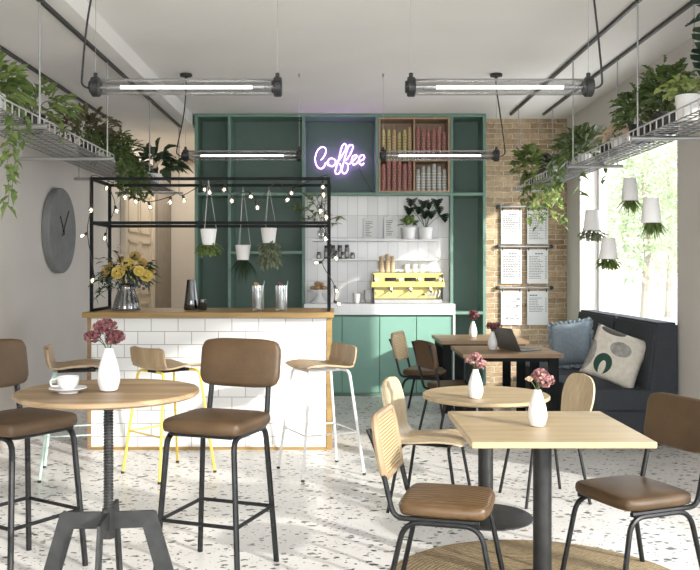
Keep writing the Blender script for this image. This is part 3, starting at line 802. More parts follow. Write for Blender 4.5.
# ============================================================ CLOCK
cy_, cz_ = 7.87, 1.74
ck = thing('wall_clock', 'large round grey concrete wall clock on the left wall', 'clock', (XL, cy_, cz_))
MB().lathe([(.375,.001),(.388,.008),(.388,.062),(.38,.07),(0,.07)], n=64, axis='X', cap=False).build('dial', 'concrete', ck)
def hand(nm, L, ang, w_):
    m = MB().box((0,0,L*.30), (.006,w_,L), bev=.001)
    bmesh.ops.transform(m.bm, matrix=Matrix.Translation((.077,0,0)) @ Matrix.Rotation(ang,4,'X'), verts=m.bm.verts); m.build(nm, 'blk', ck, smooth=False)
hand('hour_hand', .20, math.radians(38), .016); hand('minute_hand', .30, math.radians(-38), .012)
MB().lathe([(0,.068),(.014,.068),(.014,.084),(0,.084)], n=12, axis='X', cap=False).build('hub', 'blk', ck)

# ============================================================ PENDANT TUBE LIGHTS
def pendant(xa, xb, d, z, zc_, side, rose_x, cable, lab):
    t = thing('tube_pendant', lab, 'pendant light', ((xa+xb)/2, d, z))
    h = (xb-xa)/2
    MB().lathe([(.046,-h+.03),(.046,h-.03)], n=24, axis='X', cap=False).build('glass_tube', 'tubeglass', t)
    for s in (-1,1):
        m = MB().lathe([(0,-.032),(.034,-.032),(.036,-.022),(.052,-.02),(.056,-.016),(.056,.018),(.050,.024),(0,.024)], (s*(h-.015),0,0), n=12, axis='X', cap=False)
        m.box((s*(h-.015),0,.066),(.022,.016,.026),bev=.003)
        m.build('end_cap', 'darks', t)
        MB().lathe([(0,0),(.016,0),(.016,.07),(.010,.075),(.007,.12),(0,.12)] if s > 0 else [(0,-.12),(.007,-.12),(.010,-.075),(.016,-.07),(.016,0),(0,0)], (s*(h-.155),0,-.002) if s > 0 else (-(h-.155)-.0,0,-.002), n=12, axis='X', cap=False).build('lamp_socket', 'alu', t)
        MB().tube([(s*(h-.015),0,.075),(s*(h-.015),0,zc_-z-.02)], .0018, n=5).lathe([(0,zc_-z-.03),(.009,zc_-z-.03),(.009,zc_-z-.001),(0,zc_-z-.001)], (s*(h-.015),0,0), n=8, cap=False).build('suspension_wire', 'alu', t)
    MB().lathe([(0,-h+.15),(.009,-h+.15),(.009,h-.15),(0,h-.15)], (0,0,-.002), n=14, axis='X', cap=False).build('lamp_tube', 'led', t)
    MB().tube([(-h+.03,0,.034),(-h+.1,0,.042),(h-.1,0,.042),(h-.03,0,.034)], .005, n=6).build('reflector_rod', 'alu', t)
    MB().lathe([(0,zc_-z-.045),(.012,zc_-z-.045),(.014,zc_-z-.028),(.055,zc_-z-.025),(.055,zc_-z-.004),(.05,zc_-z-.001)], (rose_x-(xa+xb)/2,0,0), n=24, cap=False).build('ceiling_rose', 'blk', t)
    rx = rose_x-(xa+xb)/2; e = side*h
    MB().tube(smooth_path([(e*1.0+side*.012,0,-.01),(e+side*.055,0,.01),(e+side*.06,0,.07)]+cable(e, zc_-z, rx), 6), .006, n=6).build('cable', 'blk', t)
top_c = lambda e, zz, rx: [(e*.97,0,zz*.55),(rx,0,zz-.05)]
pendant(-1.365, -.32, 4.8, 2.406, H, -1, -1.30, lambda e, zz, rx: [(e-.03,0,zz*.5),(e+.03,0,zz-.06),(rx,0,zz-.045)], 'glass tube pendant light at front left, hanging over the bar tables')
pendant(.395, 1.415, 4.8, 2.406, H, 1, 1.38, lambda e, zz, rx: [(e+.03,0,zz*.5),(e-.01,0,zz-.06),(rx,0,zz-.045)], 'glass tube pendant light at front right, hanging over the square table')
pendant(-1.385, -.33, 7.75, 2.413, H, -1, -1.365, lambda e, zz, rx: [(e-.0,0,zz*.5),(rx,0,zz-.12),(rx,0,zz-.045)], 'glass tube pendant light at rear left, in front of the green shelving')
pendant(.397, 1.446, 7.75, 2.413, H, 1, 1.43, lambda e, zz, rx: [(e+.02,0,zz*.5),(rx,0,zz-.12),(rx,0,zz-.045)], 'glass tube pendant light at rear right, in front of the cup box')

# ============================================================ HANGING SHELVES
def hang_shelf(sgn, xi, xo, ti, to, ys, y0, y1, ztop_i, ztop_o, lab):
    t = thing('hanging_shelf', lab, 'shelf', (sgn*(xi+xo)/2, (y0+y1)/2, 2.24))
    zb = 2.243
    for x, zt in ((ti, ztop_i), (to, ztop_o)):
        MB().b(sgn*x-.011, sgn*x+.011, y0-1.5, 9.72, zt-.026, zt-.001).wb('ceiling_track', 'rail', t, smooth=False)
    for y in ys:
        for x, zt in ((ti, ztop_i), (to, ztop_o)):
            MB().tube([(sgn*x,y,zb-.012),(sgn*x,y,zt-.02)], .006, n=8).wb('rod', 'alu', t)
        MB().tube([(sgn*(ti-.045),y,zb),(sgn*(to+.045),y,zb)], .0145, n=10).wb('crossbar', 'alu', t)
    z = zb+.022
    m = MB()
    for k in range(6):
        x = sgn*(xi+(xo-xi)*k/5); m.box((x,(y0+y1)/2,z),(.006,y1-y0,.006))
    n = int((y1-y0)/.075)
    for k in range(n+1):
        y = y0+(y1-y0)*k/n; m.box((sgn*(xi+xo)/2,y,z+.004),(xo-xi,.010,.006))
    m.wb('wire_deck', 'deckwire', t, smooth=False)
    m = MB()
    for x in (xi, xo):
        m.box((sgn*x,(y0+y1)/2,z+.062),(.008,y1-y0,.008))
        n = int((y1-y0)/.105)
        for k in range(n+1): m.box((sgn*x, y0+(y1-y0)*k/n, z+.032),(.007,.007,.06))
    for y in (y0,y1): m.box((sgn*(xi+xo)/2,y,z+.062),(xo-xi,.008,.008))
    m.wb('wire_rim', 'wire', t, smooth=False)
    return z+.009
zsh = hang_shelf(-1, 1.84, 2.21, 1.78, 2.45, (3.7,5.14,6.65,8.15,9.66), 3.5, 9.7, ZS, ZS, 'long white wire plant shelf hanging from ceiling tracks on the left')
hang_shelf(1, 2.0, 2.29, 1.958, 2.327, (4.05,5.61,7.15,9.30), 3.5, 9.6, H, H, 'long white wire plant shelf hanging from ceiling tracks beside the window')
Z = zsh+.001
def mk(leafk, *ops):
    def fn(f, s_, z):
        for op in ops: op(f, s_, z)
    return fn
def B(c, rad, n, L, W, kind='ovate', up=.3, droop=.3, st=6):
    def g(f, s_, z):
        cc = (c[0], c[1], c[2]+z); bush(f, cc, rad, n, L, W, kind, up, droop=droop)
        if st: stems(s_, (0,0,z), cc, rad, st)
    return g
def VN(lst, lw, kind='ivy'):
    def g(f, s_, z):
        for (x, y, L, n, ox, oy) in lst: vine(f, s_, (x, y, z+.02), L, n, lw, kind, out=(ox, oy))
    return g
# left shelf
potted('potted_plant', 'big leafed green plant at the near end of the left hanging shelf', (-2.0,4.95,Z), (.085,.065,.12,'pot'), 'leaf', mk(0, B((-.02,0,.07),(.20,.28,.15),150,.11,.055), VN([(.03,-.03,.72,26,1,0),(.0,.06,.62,20,1,0),(.05,.1,.35,12,1,0)],.07)))
potted('potted_plant', 'upright ovate leafed plant behind the big leafed one on the left shelf', (-1.99,5.62,Z), (.08,.06,.12,'darks'), 'leaf', mk(0, B((.04,0,.08),(.19,.22,.14),70,.13,.06), VN([(.08,0,.2,5,1,0)],.08)))
potted('potted_fern', 'feathery reddish green fern with arching stems on the left shelf', (-2.02,6.95,Z), (.08,.06,.11,'darks'), 'leafr', mk(0, B((0,-.1,.15),(.25,.45,.13),220,.09,.035,'holly',st=24)))
potted('trailing_plant', 'bushy fern trailing thickly below the left shelf above the bar', (-1.98,7.45,Z), (.09,.07,.11,'pot'), 'leafb', mk(0, B((.02,0,.07),(.22,.55,.14),380,.085,.032,'holly'), VN([(.10,-.4+.07*i,.32+.06*(i%3),24,1.0,0) for i in range(14)]+[(.0,.2,.3,10,0,0)],.06,'holly')))
potted('potted_plant', 'dark broad leafed plant at the far end of the left hanging shelf', (-1.93,9.0,Z), (.09,.07,.11,'pot'), 'leafd', mk(0, B((.03,0,.12),(.24,.24,.17),44,.22,.11,droop=.5)))
# right shelf
potted('trailing_ivy', 'trailing ivy with round leaves spilling from the far end of the right shelf', (2.12,9.15,Z), (.10,.08,.12,'darks'), 'leaf', mk(0, B((-.05,0,.12),(.22,.20,.20),120,.085,.075,'round'), VN([(-.13+.035*i,-.06-.01*i,.35+.07*((i*3)%5),16,-.4+.12*i,-.3) for i in range(9)],.075)))
potted('variegated_ivy', 'yellowish ivy hanging low beside the menu sheets', (2.10,8.82,Z), (.06,.05,.08,'darks'), 'leafy', mk(0, VN([(-.07+.03*i,-.06,.38+.07*((i*2)%4),15,-.4+.2*i,-.3) for i in range(6)],.07), B((0,0,.05),(.1,.1,.07),25,.06,.05,'round')))
potted('dark_foliage_plant', 'small purple black leafed plant on the right shelf between two ivies', (2.12,8.40,Z), (.07,.06,.08,'pot'), 'leafp', mk(0, B((0,0,.05),(.13,.14,.10),60,.09,.05,'round')))
potted('trailing_plant', 'green bush with ivy strands hanging before the window reveal', (2.12,7.50,Z), (.09,.07,.11,'pot'), 'leafb', mk(0, B((0,0,.09),(.21,.36,.16),220,.09,.06,'ivy'), VN([(-.12,-.25+.09*i,.22+.06*((i*2)%4),9,-.8,0) for i in range(6)]+[(.05,.1,.42,11,.0,0),(.12,-.1,.3,8,.6,0)],.08)))
potted('spider_plant', 'dark spiky leafed plant in a black pot on the right shelf', (2.12,6.72,Z), (.07,.055,.09,'darks'), 'leafg', mk(0, B((0,0,.04),(.10,.12,.06),60,.15,.016,'blade',st=0)))
potted('variegated_plant', 'small cream leafed plant in a white pot on the right shelf', (2.06,6.30,Z), (.06,.05,.07,'pot'), 'petalc', mk(0, B((0,0,.04),(.09,.09,.05),30,.09,.05,st=3)))
potted('holly_bush', 'dense dark holly like bush on the right shelf above the window', (2.13,6.02,Z), (.09,.07,.12,'darks'), 'leafb', mk(0, B((0,0,.11),(.16,.26,.16),230,.085,.055,'holly')))
potted('holly_bush', 'taller holly like bush next to the white pot on the right shelf', (2.14,5.60,Z), (.09,.07,.12,'darks'), 'leafb', mk(0, B((.0,0,.15),(.16,.24,.21),280,.08,.05,'holly')))
potted('potted_plant', 'pale green round leafed plant in a large white pot on the right shelf', (2.10,5.16,Z), (.072,.058,.155,'pot'), 'leafy', mk(0, B((-.01,0,.05),(.13,.15,.06),110,.05,.045,'round')))
def monx(f, s_, z):
    for (x, y, zz, dx, dz, l) in ((-.06,.0,.40,-1,-.25,.15),(-.04,.02,.36,-.1,-1,.21),(-.05,.03,.24,-.15,-1,.19),(.1,0,.40,.8,-.2,.24),(.0,.1,.48,.2,.3,.24),(.05,-.1,.25,.4,-.8,.24),(-.06,-.1,.44,-.5,.2,.2)):
        e = V((x, y, z+zz)); s_.tube(smooth_path([V((0,0,z)), V((x*.4,y*.4,z+zz*.7)), e], 4), .005, n=6)
        f.leaf(e, (dx, -.35, dz), l, l*.78, 'split', droop=.15)
potted('monstera', 'monstera with large dark split leaves in a brown pot at the near right', (2.13,4.82,Z), (.085,.065,.13,'terra'), 'leafx', monx)

# ---- white upside-down planters hanging before the window
def hang_pot(px_, y0, y1, w_, d, kind, lab, hang_z, wide_bottom=True, leafk='leaf', cords=2, group=None):
    x, _, zt = at(px_, y0, d); zb = at(px_, y1, d).z; h = zt-zb; r_ = w_*d/F/2
    t = thing('hanging_planter', lab, 'hanging planter', (x, d, zb), 0, group)
    rt, rb = (r_*.72, r_) if wide_bottom else (r_, r_*.76)
    MB().lathe([(rb-.006,.012),(rb-.006,0),(rb,0),(rt,h-.004),(rt-.003,h),(0,h)], n=28, cap=False).build('pot', 'pot', t)
    MB().lathe([(rb-.0065,.010),(0.0005,.014)], n=20, cap=False).build('soil', 'soil', t)
    m = MB(); zh = hang_z-zb-.0
    for k in range(3 if cords == 3 else 2):
        a = 2*math.pi*k/(3 if cords == 3 else 2)+.2
        m.tube([(rt*.96*math.cos(a), rt*.96*math.sin(a), h-.002), (0,0,zh)], .0016 if cords==3 else .0012, n=5)
    m.build('cord', 'cord', t)
    f = MB()
    if kind == 'blade':
        for i in range(70):
            a = U(0,6.28); k = U(.1,1.0); f.leaf((rb*.7*k*math.cos(a), rb*.7*k*math.sin(a), .008), (math.cos(a)*k*1.3, math.sin(a)*k*1.3, -1), U(.6,1.1)*r_*1.7, .011, 'blade', droop=.15)
    elif kind == 'spiky':
        for i in range(90):
            a = U(0,6.28); k = U(.1,1.0); f.leaf((rb*.6*k*math.cos(a), rb*.6*k*math.sin(a), .008), (math.cos(a)*k*1.1, math.sin(a)*k*1.1, -1), U(.9,1.7)*r_*2.0, .008, 'blade', droop=.1)
    elif kind == 'bushy':
        bush(f, (0,0,-.035), (r_*1.5, r_*1.5, .055), 170, .032, .02, 'round', -.5)
    elif kind == 'long':
        bush(f, (0,0,-.11), (r_*1.35, r_*1.35, .15), 190, .045, .028, 'ovate', -.5)
        s2 = MB()
        for i in range(7): a = i*.9; s2.tube(smooth_path([(0,0,.01),(r_*math.cos(a),r_*math.sin(a),-.08),(r_*1.3*math.cos(a),r_*1.2*math.sin(a),-.22-.03*(i%3))],3), .0015, n=4)
        s2.build('stem', 'stem', t)
    elif kind == 'small':
        bush(f, (0,0,-.03), (r_*1.15, r_*1.15, .045), 120, .035, .018, 'ovate', -.5)
        bush(f, (0,0,-.015), (r_*.8, r_*.8, .03), 50, .035, .018, 'ovate', -.5)
    f.build('foliage', leafk, t, smooth=False, norm=False)
zh = 2.262
hang_pot(630, 178, 201, 17, 6.6, 'blade', 'white upturned planter with grassy leaves, highest of those before the window', zh)
hang_pot(651, 198, 223, 20, 5.75, 'blade', 'white upturned planter with grassy leaves, rightmost and nearest before the window', zh)
hang_pot(592, 210, 230.5, 17.5, 7.0, 'bushy', 'white upturned planter with small leafed bush, leftmost before the window', zh, leafk='leafg')
hang_pot(608.5, 238, 259, 18.5, 6.35, 'small', 'white upturned planter hanging lowest before the window', zh)
# ============================================================ BAR
bc = thing('bar_counter', 'long bar counter clad in white subway tiles with golden wood edging', 'bar counter', (-.97, 6.9, 0))
bL, bR, bF, bB, bT = -1.925, -.045, 6.62, 7.22, 1.018
MB().b(bL+.03, bR-.04, bF+.012, bB-.01, .0, bT-.001).wb('body', 'white', bc, smooth=False)
MB().b(bL+.03, bR-.04, bF, bF+.0115, .022, bT-.001).wb('tiled_front', 'tile', bc, smooth=False)
MB().b(bL, bL+.0295, bF-.008, bB, .0, bT-.001, bev=.002).wb('side_panel', 'oakd', bc, smooth=False)
MB().b(bR-.0395, bR, bF-.008, bB, .0, bT-.001, bev=.002).wb('side_panel', 'bartop', bc, smooth=False)
MB().b(bL+.03, bR-.04, bF-.008, bF+.011, .0, .0215).wb('skirting', 'bartop', bc, smooth=False)
tag(MB().b(-1.945, -.028, 6.54, 7.30, bT, bT+.042, bev=.003).build('countertop', 'bartop', smooth=False), 'golden brown wooden bar top on the tiled counter', 'worktop')
ZB = bT+.043
rk = thing('bar_rack', 'black square tube rack frame standing on the bar top', 'rack', (-.985, 6.915, ZB))
rx0, rx1, ry0, ry1, rt = -1.902, -.068, 6.65, 7.18, .0115
zt_, zm_ = 2.088, 1.747
for x in (rx0, rx1):
    for y in (ry0, ry1): MB().b(x-rt, x+rt, y-rt, y+rt, ZB, zt_+rt).wb('post', 'frame', rk, smooth=False)
for z in (zt_, zm_):
    for y in (ry0, ry1): MB().b(rx0+rt, rx1-rt, y-rt, y+rt, z-rt, z+rt).wb('rail', 'frame', rk, smooth=False)
    for x in (rx0, rx1): MB().b(x-rt, x+rt, ry0+rt, ry1-rt, z-rt, z+rt).wb('rail', 'frame', rk, smooth=False)
for x in (rx0, rx1): MB().b(x-rt, x+rt, ry0+rt, ry1-rt, ZB, ZB+.02).wb('foot_rail', 'frame', rk, smooth=False)
# string lights wound round the rack
sl = thing('string_lights', 'string of warm glowing bulbs wound round the black bar rack', 'string lights', (-.985, 6.915, zt_))
bulbs = [(93,283,0),(88,240,0),(92,211,0),(106,188,.45),(114,211,.5),(105,238,.5)]
left = [(94,281.5,6.63,-.2,-1),(87.5,239.5,6.64,-1,-.6),(91.5,211,6.63,0,-1)]
lefb = [(106,239,7.16,-.2,-1),(115,212,7.1,.4,-1),(107.5,189,7.17,-.1,-1)]
topf = [(124.5,198),(134,202.5),(148.5,208),(170.5,203),(183,201.5),(203,190.5),(209,193),(225.5,190.5),(232,201.5),(250,197.5),(256.5,208.5),(289.3,201),(293,194)]
right = [(323,187.5),(323.5,195),(321.5,211.5),(325,217.5),(325.5,239),(334,259),(322,268),(334.5,291.5),(334,307)]
def addbulb(p, dr, px_r=.022):
    p = V(p); dr = V(dr).normalized()
    q = dr.to_track_quat('Z', 'Y').to_matrix().to_4x4(); mt = Matrix.Translation(p-V(sl.location)) @ q
    o = MB().lathe([(0,0),(.011,0),(.0115,.022),(.009,.026),(0,.026)], n=10, cap=False); bmesh.ops.transform(o.bm, matrix=mt, verts=o.bm.verts); s_ = o.build('bulb_socket', 'blk', sl)
    o = MB().lathe([(.009,.026),(.018,.036),(.0205,.048),(.017,.060),(.008,.066),(0,.067)], n=12, cap=False); bmesh.ops.transform(o.bm, matrix=mt, verts=o.bm.verts); b = o.build('bulb', 'clear', sl)
    o = MB().ball((0,0,.045), .009, (1,1,1.4), 1); bmesh.ops.transform(o.bm, matrix=mt, verts=o.bm.verts); f = o.build('filament', 'bulb', b)
    return p
cordL = [addbulb(at(x, y, d)+V((0,0,.05)), (a, -.4, b)) for x, y, d, a, b in left]
cordB = [addbulb(at(x, y, d)+V((0,0,.05)), (a, -.3, b)) for x, y, d, a, b in lefb]
cordT = [addbulb(at(x, y, 6.9+.2*math.sin(i*1.7))+V((0,0,.05)), (U(-.5,.3), U(-.4,.4), -1)) for i, (x, y) in enumerate(topf)]
dr_r = [(0,-1),(0,-1),(-.2,-1),(.2,-1),(0,-1),(.4,-1),(-1,-.1),(.4,-1),(.9,-.5)]
cordR = [addbulb(V((at(x, y, 6.6).x, 6.6, at(x, y, 6.6).z))+V((0,0,.045)), (a, -.3, b)) for (x, y), (a, b) in zip(right, dr_r)]
path = [V((rx0-.02,6.63,1.25))]+cordL+[V((rx0+.01,6.62,zt_+.02)), V((rx0+.03,7.15,zt_+.02))]
MB().tube([p-V(sl.location) for p in smooth_path(path, 4)], .0035, n=5).build('cord', 'blk', sl)
MB().tube([p-V(sl.location) for p in smooth_path([V((rx0+.02,7.17,1.45))]+cordB+[V((rx0+.03,7.16,zt_+.02))], 4)], .0035, n=5).build('cord', 'blk', sl)
pp = [V((rx0+.03,7.15,zt_+.02))]
for i, c in enumerate(cordT):
    pp.append(c)
    if i in (3, 6): pp.append(c.lerp(cordT[i+1], .5)+V((0,0,.03)))
    if i in (10,): pp.append(V((c.x+.13, 7.1, zt_+.02)))
pp += [V((rx1-.05, 6.7, zt_+.025)), V((rx1-.01, 6.625, zt_+.02))]
MB().tube([p-V(sl.location) for p in smooth_path(pp, 4)], .0035, n=5).build('cord', 'blk', sl)
MB().tube([p-V(sl.location) for p in smooth_path([V((rx1-.01,6.625,zt_+.02))]+cordR, 4)], .0035, n=5).build('cord', 'blk', sl)
# three white pots hung from the rack
hang_pot(208.5, 229, 245, 16.5, ry0, 'bushy', 'white pot with mossy green plant, leftmost of three hanging from the bar rack', zt_-rt, False, 'leaf', 3)
hang_pot(243, 245, 260, 15.5, ry1, 'spiky', 'white pot with dark spiky plant, middle and lowest of three hanging from the bar rack', zt_-rt, False, 'leafd', 3)
hang_pot(268.8, 228, 243, 16, ry1, 'long', 'white pot with long grey green plant, rightmost of three hanging from the bar rack', zt_-rt, False, 'leafg', 3)

# bouquet
bx_, by_ = at(126.5, 300, 6.88).x, 6.88
t = thing('flower_vase', 'grey ribbed glass vase of big yellow roses on the left end of the bar', 'bouquet', (bx_, by_, ZB))
MB().lathe([(0,0),(.105,0),(.108,.012),(.095,.07),(.062,.17),(.062,.205),(.07,.215),(.066,.215),(.057,.2),(.057,.17),(.09,.07),(.1,.018),(0,.014)], n=40, cap=False, wob=lambda a, z: 1+.03*math.cos(a*20)).build('vase', 'smokeb', t)
MB().lathe([(0,.015),(.096,.016),(.086,.07),(.07,.115),(0,.115)], n=24, cap=False).build('water', 'water', t)
def rose(f, c, r_, d=(0,-1,.35)):
    c = V(c); d = V(d).normalized(); q = d.to_track_quat('Z','Y')
    for ring, (n, tilt, k) in enumerate(((9,1.25,1.0),(8,.95,.88),(7,.65,.72),(6,.4,.55),(4,.15,.38))):
        for i in range(n):
            a = 2*math.pi*(i+ring*.37)/n; vs = []
            for u in (-1,-.4,.4,1):
                row = []
                for v_ in (0,.5,1):
                    rr = r_*k*math.sin(min(1.57,tilt))*(.25+.75*v_); aa = a+u*.42*(1 if v_ < .8 else .75)
                    zz = r_*(.15+.75*k*math.cos(tilt)*v_+.35*(1-k)*1.2-(.15 if ring==0 else 0)*v_)+(.06*r_ if abs(u)<.5 else 0)*v_
                    row.append(f.bm.verts.new(c+q @ V((rr*math.cos(aa), rr*math.sin(aa), zz))))
                vs.append(row)
            for u in range(3):
                for v_ in range(2): f.bm.faces.new((vs[u][v_], vs[u+1][v_], vs[u+1][v_+1], vs[u][v_+1]))
    f.ball(c+d*r_*.3, r_*.45, sub=1)
def bpx(x, y, dy): p = at(x, y, 6.88+dy); return p-V((bx_,by_,ZB))
for x, y, r_, dy in ((119,273,.062,-.12),(139,271.5,.048,-.13),(129,265,.055,-.05),(146,276,.056,-.06),(149.5,272,.045,.0)):
    f = MB(); rose(f, bpx(x,y,dy), r_, (U(-.2,.2)+(x-127)*.02,-1,.4)); f.build('yellow_rose', 'petaly', t, norm=False)
for x, y, r_, dy in ((107,272,.052,-.05),(135,257,.05,.02),(142,263,.042,.0),(121,260,.035,.05),(111,265,.03,.03)):
    f = MB(); rose(f, bpx(x,y,dy), r_, ((x-127)*.03,-1,.5)); f.build('ochre_rose', 'petalo', t, norm=False)
f = MB()
f.bm.free()
for x, y in ((117,252),(119,247),(115,255),(121,255),(138,250),(134,253),(118,258),(142,254),(124,250)): MB().ball(bpx(x,y,.03), .014, sub=1).build('bud', 'petalc', t)
f = MB()
for i in range(60):
    f.ball(bpx(U(104,150), U(276,289), U(-.08,.05)), U(.008,.016), sub=1)
tag(f.build('filler_flower', 'thistle', t), kind='stuff')
f, s_ = MB(), MB()
for i in range(240):
    a = U(0,6.283); k = U(.3,1); p = V((.21*k*math.cos(a), .12*k*math.sin(a), .30+.10*k*U(-1,1.0)))
    f.leaf(p, (math.cos(a), math.sin(a)*.6-.2, U(-.5,.6)), U(.05,.09), U(.018,.028))
for ex, ez, n in ((-.22,.14,14),(-.26,.22,12),(.22,.33,12),(.2,.20,10),(-.16,.42,10),(-.08,.47,10),(.08,.43,8),(-.25,.08,10)):
    pth = smooth_path([(0,0,.18),(ex*.55,-.04,.12+ez*.6),(ex,-.05,ez)], 4); s_.tube(pth, .0025, n=4)
    for i in range(n):
        b = pth[min(len(pth)-1, 4+int((len(pth)-5)*i/n))]; f.leaf(b, (U(-1,1)+ex*2, U(-.6,.2), U(-.5,.7)), U(.04,.065), .018)
for i in range(12):
    a = i*.52; s_.tube([(.05*math.cos(a+3),.05*math.sin(a+3),.03),(.03*math.cos(a),.03*math.sin(a),.2),(.1*math.cos(a),.06*math.sin(a)-.02,.3)], .003, n=5)
f.build('foliage', 'leafd', t, smooth=False, norm=False); s_.build('stem', 'stem', t)
# black carafe and tumbler
p = at(191.5, 310, 6.95)
o = MB().lathe([(0,0),(.058,0),(.062,.01),(.054,.08),(.036,.243),(.033,.243),(.05,.08),(.056,.02),(0,.018)], n=32, cap=False, wob=lambda a, z: 1+.02*math.cos(a*16)).build('carafe', 'smoke'); o.location = (p.x, 6.95, ZB)
tag(o, 'tall black ribbed glass carafe on the bar top', 'carafe')
p = at(202.5, 310, 6.9)
o = MB().lathe([(0,0),(.030,0),(.034,.01),(.034,.085),(.031,.085),(.030,.02),(0,.018)], n=28, cap=False, wob=lambda a, z: 1+.02*math.cos(a*14)).build('tumbler', 'smoke'); o.location = (p.x, 6.9, ZB)
tag(o, 'short black glass tumbler next to the tall carafe', 'glass')
for k, (x, lab) in enumerate(((258, 'tall ribbed glass of iced water, left of the two on the bar'), (281.5, 'tall ribbed glass of iced water, right of the two on the bar'))):
    p = at(x, 310, 6.75)
    t = thing('water_glass', lab, 'drink', (p.x, 6.75, ZB))
    MB().lathe([(0,0),(.042,0),(.044,.004),(.046,.20),(.043,.20),(.041,.016),(0,.014)], n=40, cap=False, wob=lambda a, z: 1+.025*math.cos(a*20)).build('glass', 'clear', t)
    MB().lathe([(0,.0145),(.0405,.0165),(.042,.15),(0,.15)], n=24, cap=False).build('water', 'water', t)
    for i in range(6): MB().box((U(-.015,.015), U(-.015,.015), .045+i*.021), (.026,.026,.022), rot=Matrix.Rotation(U(0,3),4,V((U(-1,1),U(-1,1),1)).normalized()), bev=.003).build('ice_cube', 'water', t, smooth=False)
    MB().tube([(.01,.0,.03),(.05,.01,.235)], .003, n=6).build('straw', 'mints', t)
    MB().ball((-.018,0,.212), .016, (1,.8,.9)).ball((.0,.01,.207), .010).build('fruit_garnish', 'petalo' if k == 0 else 'petalm', t)

# ============================================================ BAR STOOLS (plywood shells)
def ply_stool(name, lab, loc, rz, steel):
    t = thing(name, lab, 'bar stool', loc, rz)
    prof = [(y, z) for y, z in ((.18,.717),(.155,.728),(.08,.735),(-.02,.728),(-.10,.718),(-.15,.72),(-.185,.742),(-.198,.78),(-.205,.83),(-.21,.865))]
    prof = [(p.y, p.z) for p in smooth_path([(0,y,z) for y, z in prof], 3)]
    def hw(f):
        if f < .08: return .15+.045*math.sqrt(max(0,1-(1-f/.08)**2))
        if f > .9: return .14+.055*math.sqrt(max(0,1-((f-.9)/.1)**2))
        return .195
    MB().shell(prof[::-1], lambda f: hw(1-f), .012, 11, lambda f, u: (.016*u*u if f > .4 else -.03*u*u)*1.0 if f > .4 else .03*u*u).build('seat_shell', 'plys', t)
    for sx in (-1,1):
        MB().tube(fillet([(sx*.05,.13,.702),(sx*.15,.145,.702),(sx*.215,.225,.006)],.05), .0095, n=8).build('leg', steel, t)
        MB().tube(fillet([(sx*.05,-.13,.702),(sx*.15,-.145,.702),(sx*.215,-.225,.006)],.05), .0095, n=8).build('leg', steel, t)
    m = MB()
    for q in ((-.05,.13),(.05,.13)): m.tube([(q[0],.13,.700),(q[0],-.13,.700)], .009, n=8)
    m.tube([(-.06,.13,.702),(.06,.13,.702)], .0095).tube([(-.06,-.13,.702),(.06,-.13,.702)], .0095)
    for sx in (-1,1):
        for sy in (-1,1): m.lathe([(0,.706),(.018,.706),(.018,.714),(0,.714)], (sx*.06,sy*.10,0), n=12, cap=False)
    m.build('under_frame', 'darks' if steel != 'whites' else 'whites', t)
    def lp(z): k = (.702-z)/.696; return (.15+.065*k, .145+.08*k)
    x, y = lp(.29)
    m = MB()
    for a, b_ in (((-x,-y),(-x,y)),((-x,y),(x,y)),((x,y),(x,-y)),((x,-y),(-x,-y))): m.tube([(*a,.29),(*b_,.29)], .0055, n=6)
    m.build('footrest', steel, t)
    for sx in (-1,1):
        for sy in (-1,1): MB().lathe([(.012,0),(.012,.014),(.008,.016)], (sx*.2155,sy*.2255,0), n=10).build('foot_cap', 'blk', t)
    return t
ply_stool('bar_stool', 'plywood bar stool with white steel legs at the right end of the bar', (-.116,5.90,0), face(-.9,-.43), 'whites')
ply_stool('bar_stool', 'plywood bar stool with yellow steel legs in front of the tiled bar', (-1.15,5.866,0), face(.69,.72), 'yellow')
ply_stool('bar_stool', 'plywood bar stool with pale mint legs, left of the yellow one', (-1.775,5.86,0), face(.968,.25), 'mints')

# ============================================================ LEATHER BAR STOOLS
def rcushion(m, c, size, r_, puff=0, seg=3):
    g0 = set(m.bm.verts)
    m.box((0,0,0), size, bev=r_, seg=seg)
    vs = [v for v in m.bm.verts if v not in g0]
    es = list({e for v in vs for e in v.link_edges})
    bmesh.ops.subdivide_edges(m.bm, edges=[e for e in es if e.calc_length() > min(size)*.9], cuts=6, use_grid_fill=True)
    vs = [v for v in m.bm.verts if v not in g0]
    for v in vs:
        ax = size.index(min(size)); k = 1
        for i in range(3):
            if i != ax: k *= max(0, 1-(2*v.co[i]/size[i])**2)
        v.co[ax] *= 1+puff*k
        o_ = [i for i in range(3) if i != ax]        # round the outline of the pad a little
        a_, b_ = 2*v.co[o_[0]]/size[o_[0]], 2*v.co[o_[1]]/size[o_[1]]
        q_ = 1-.10*max(0, abs(a_*b_)-.55)/.45
        v.co[o_[0]] *= q_; v.co[o_[1]] *= q_
        v.co += V(c)
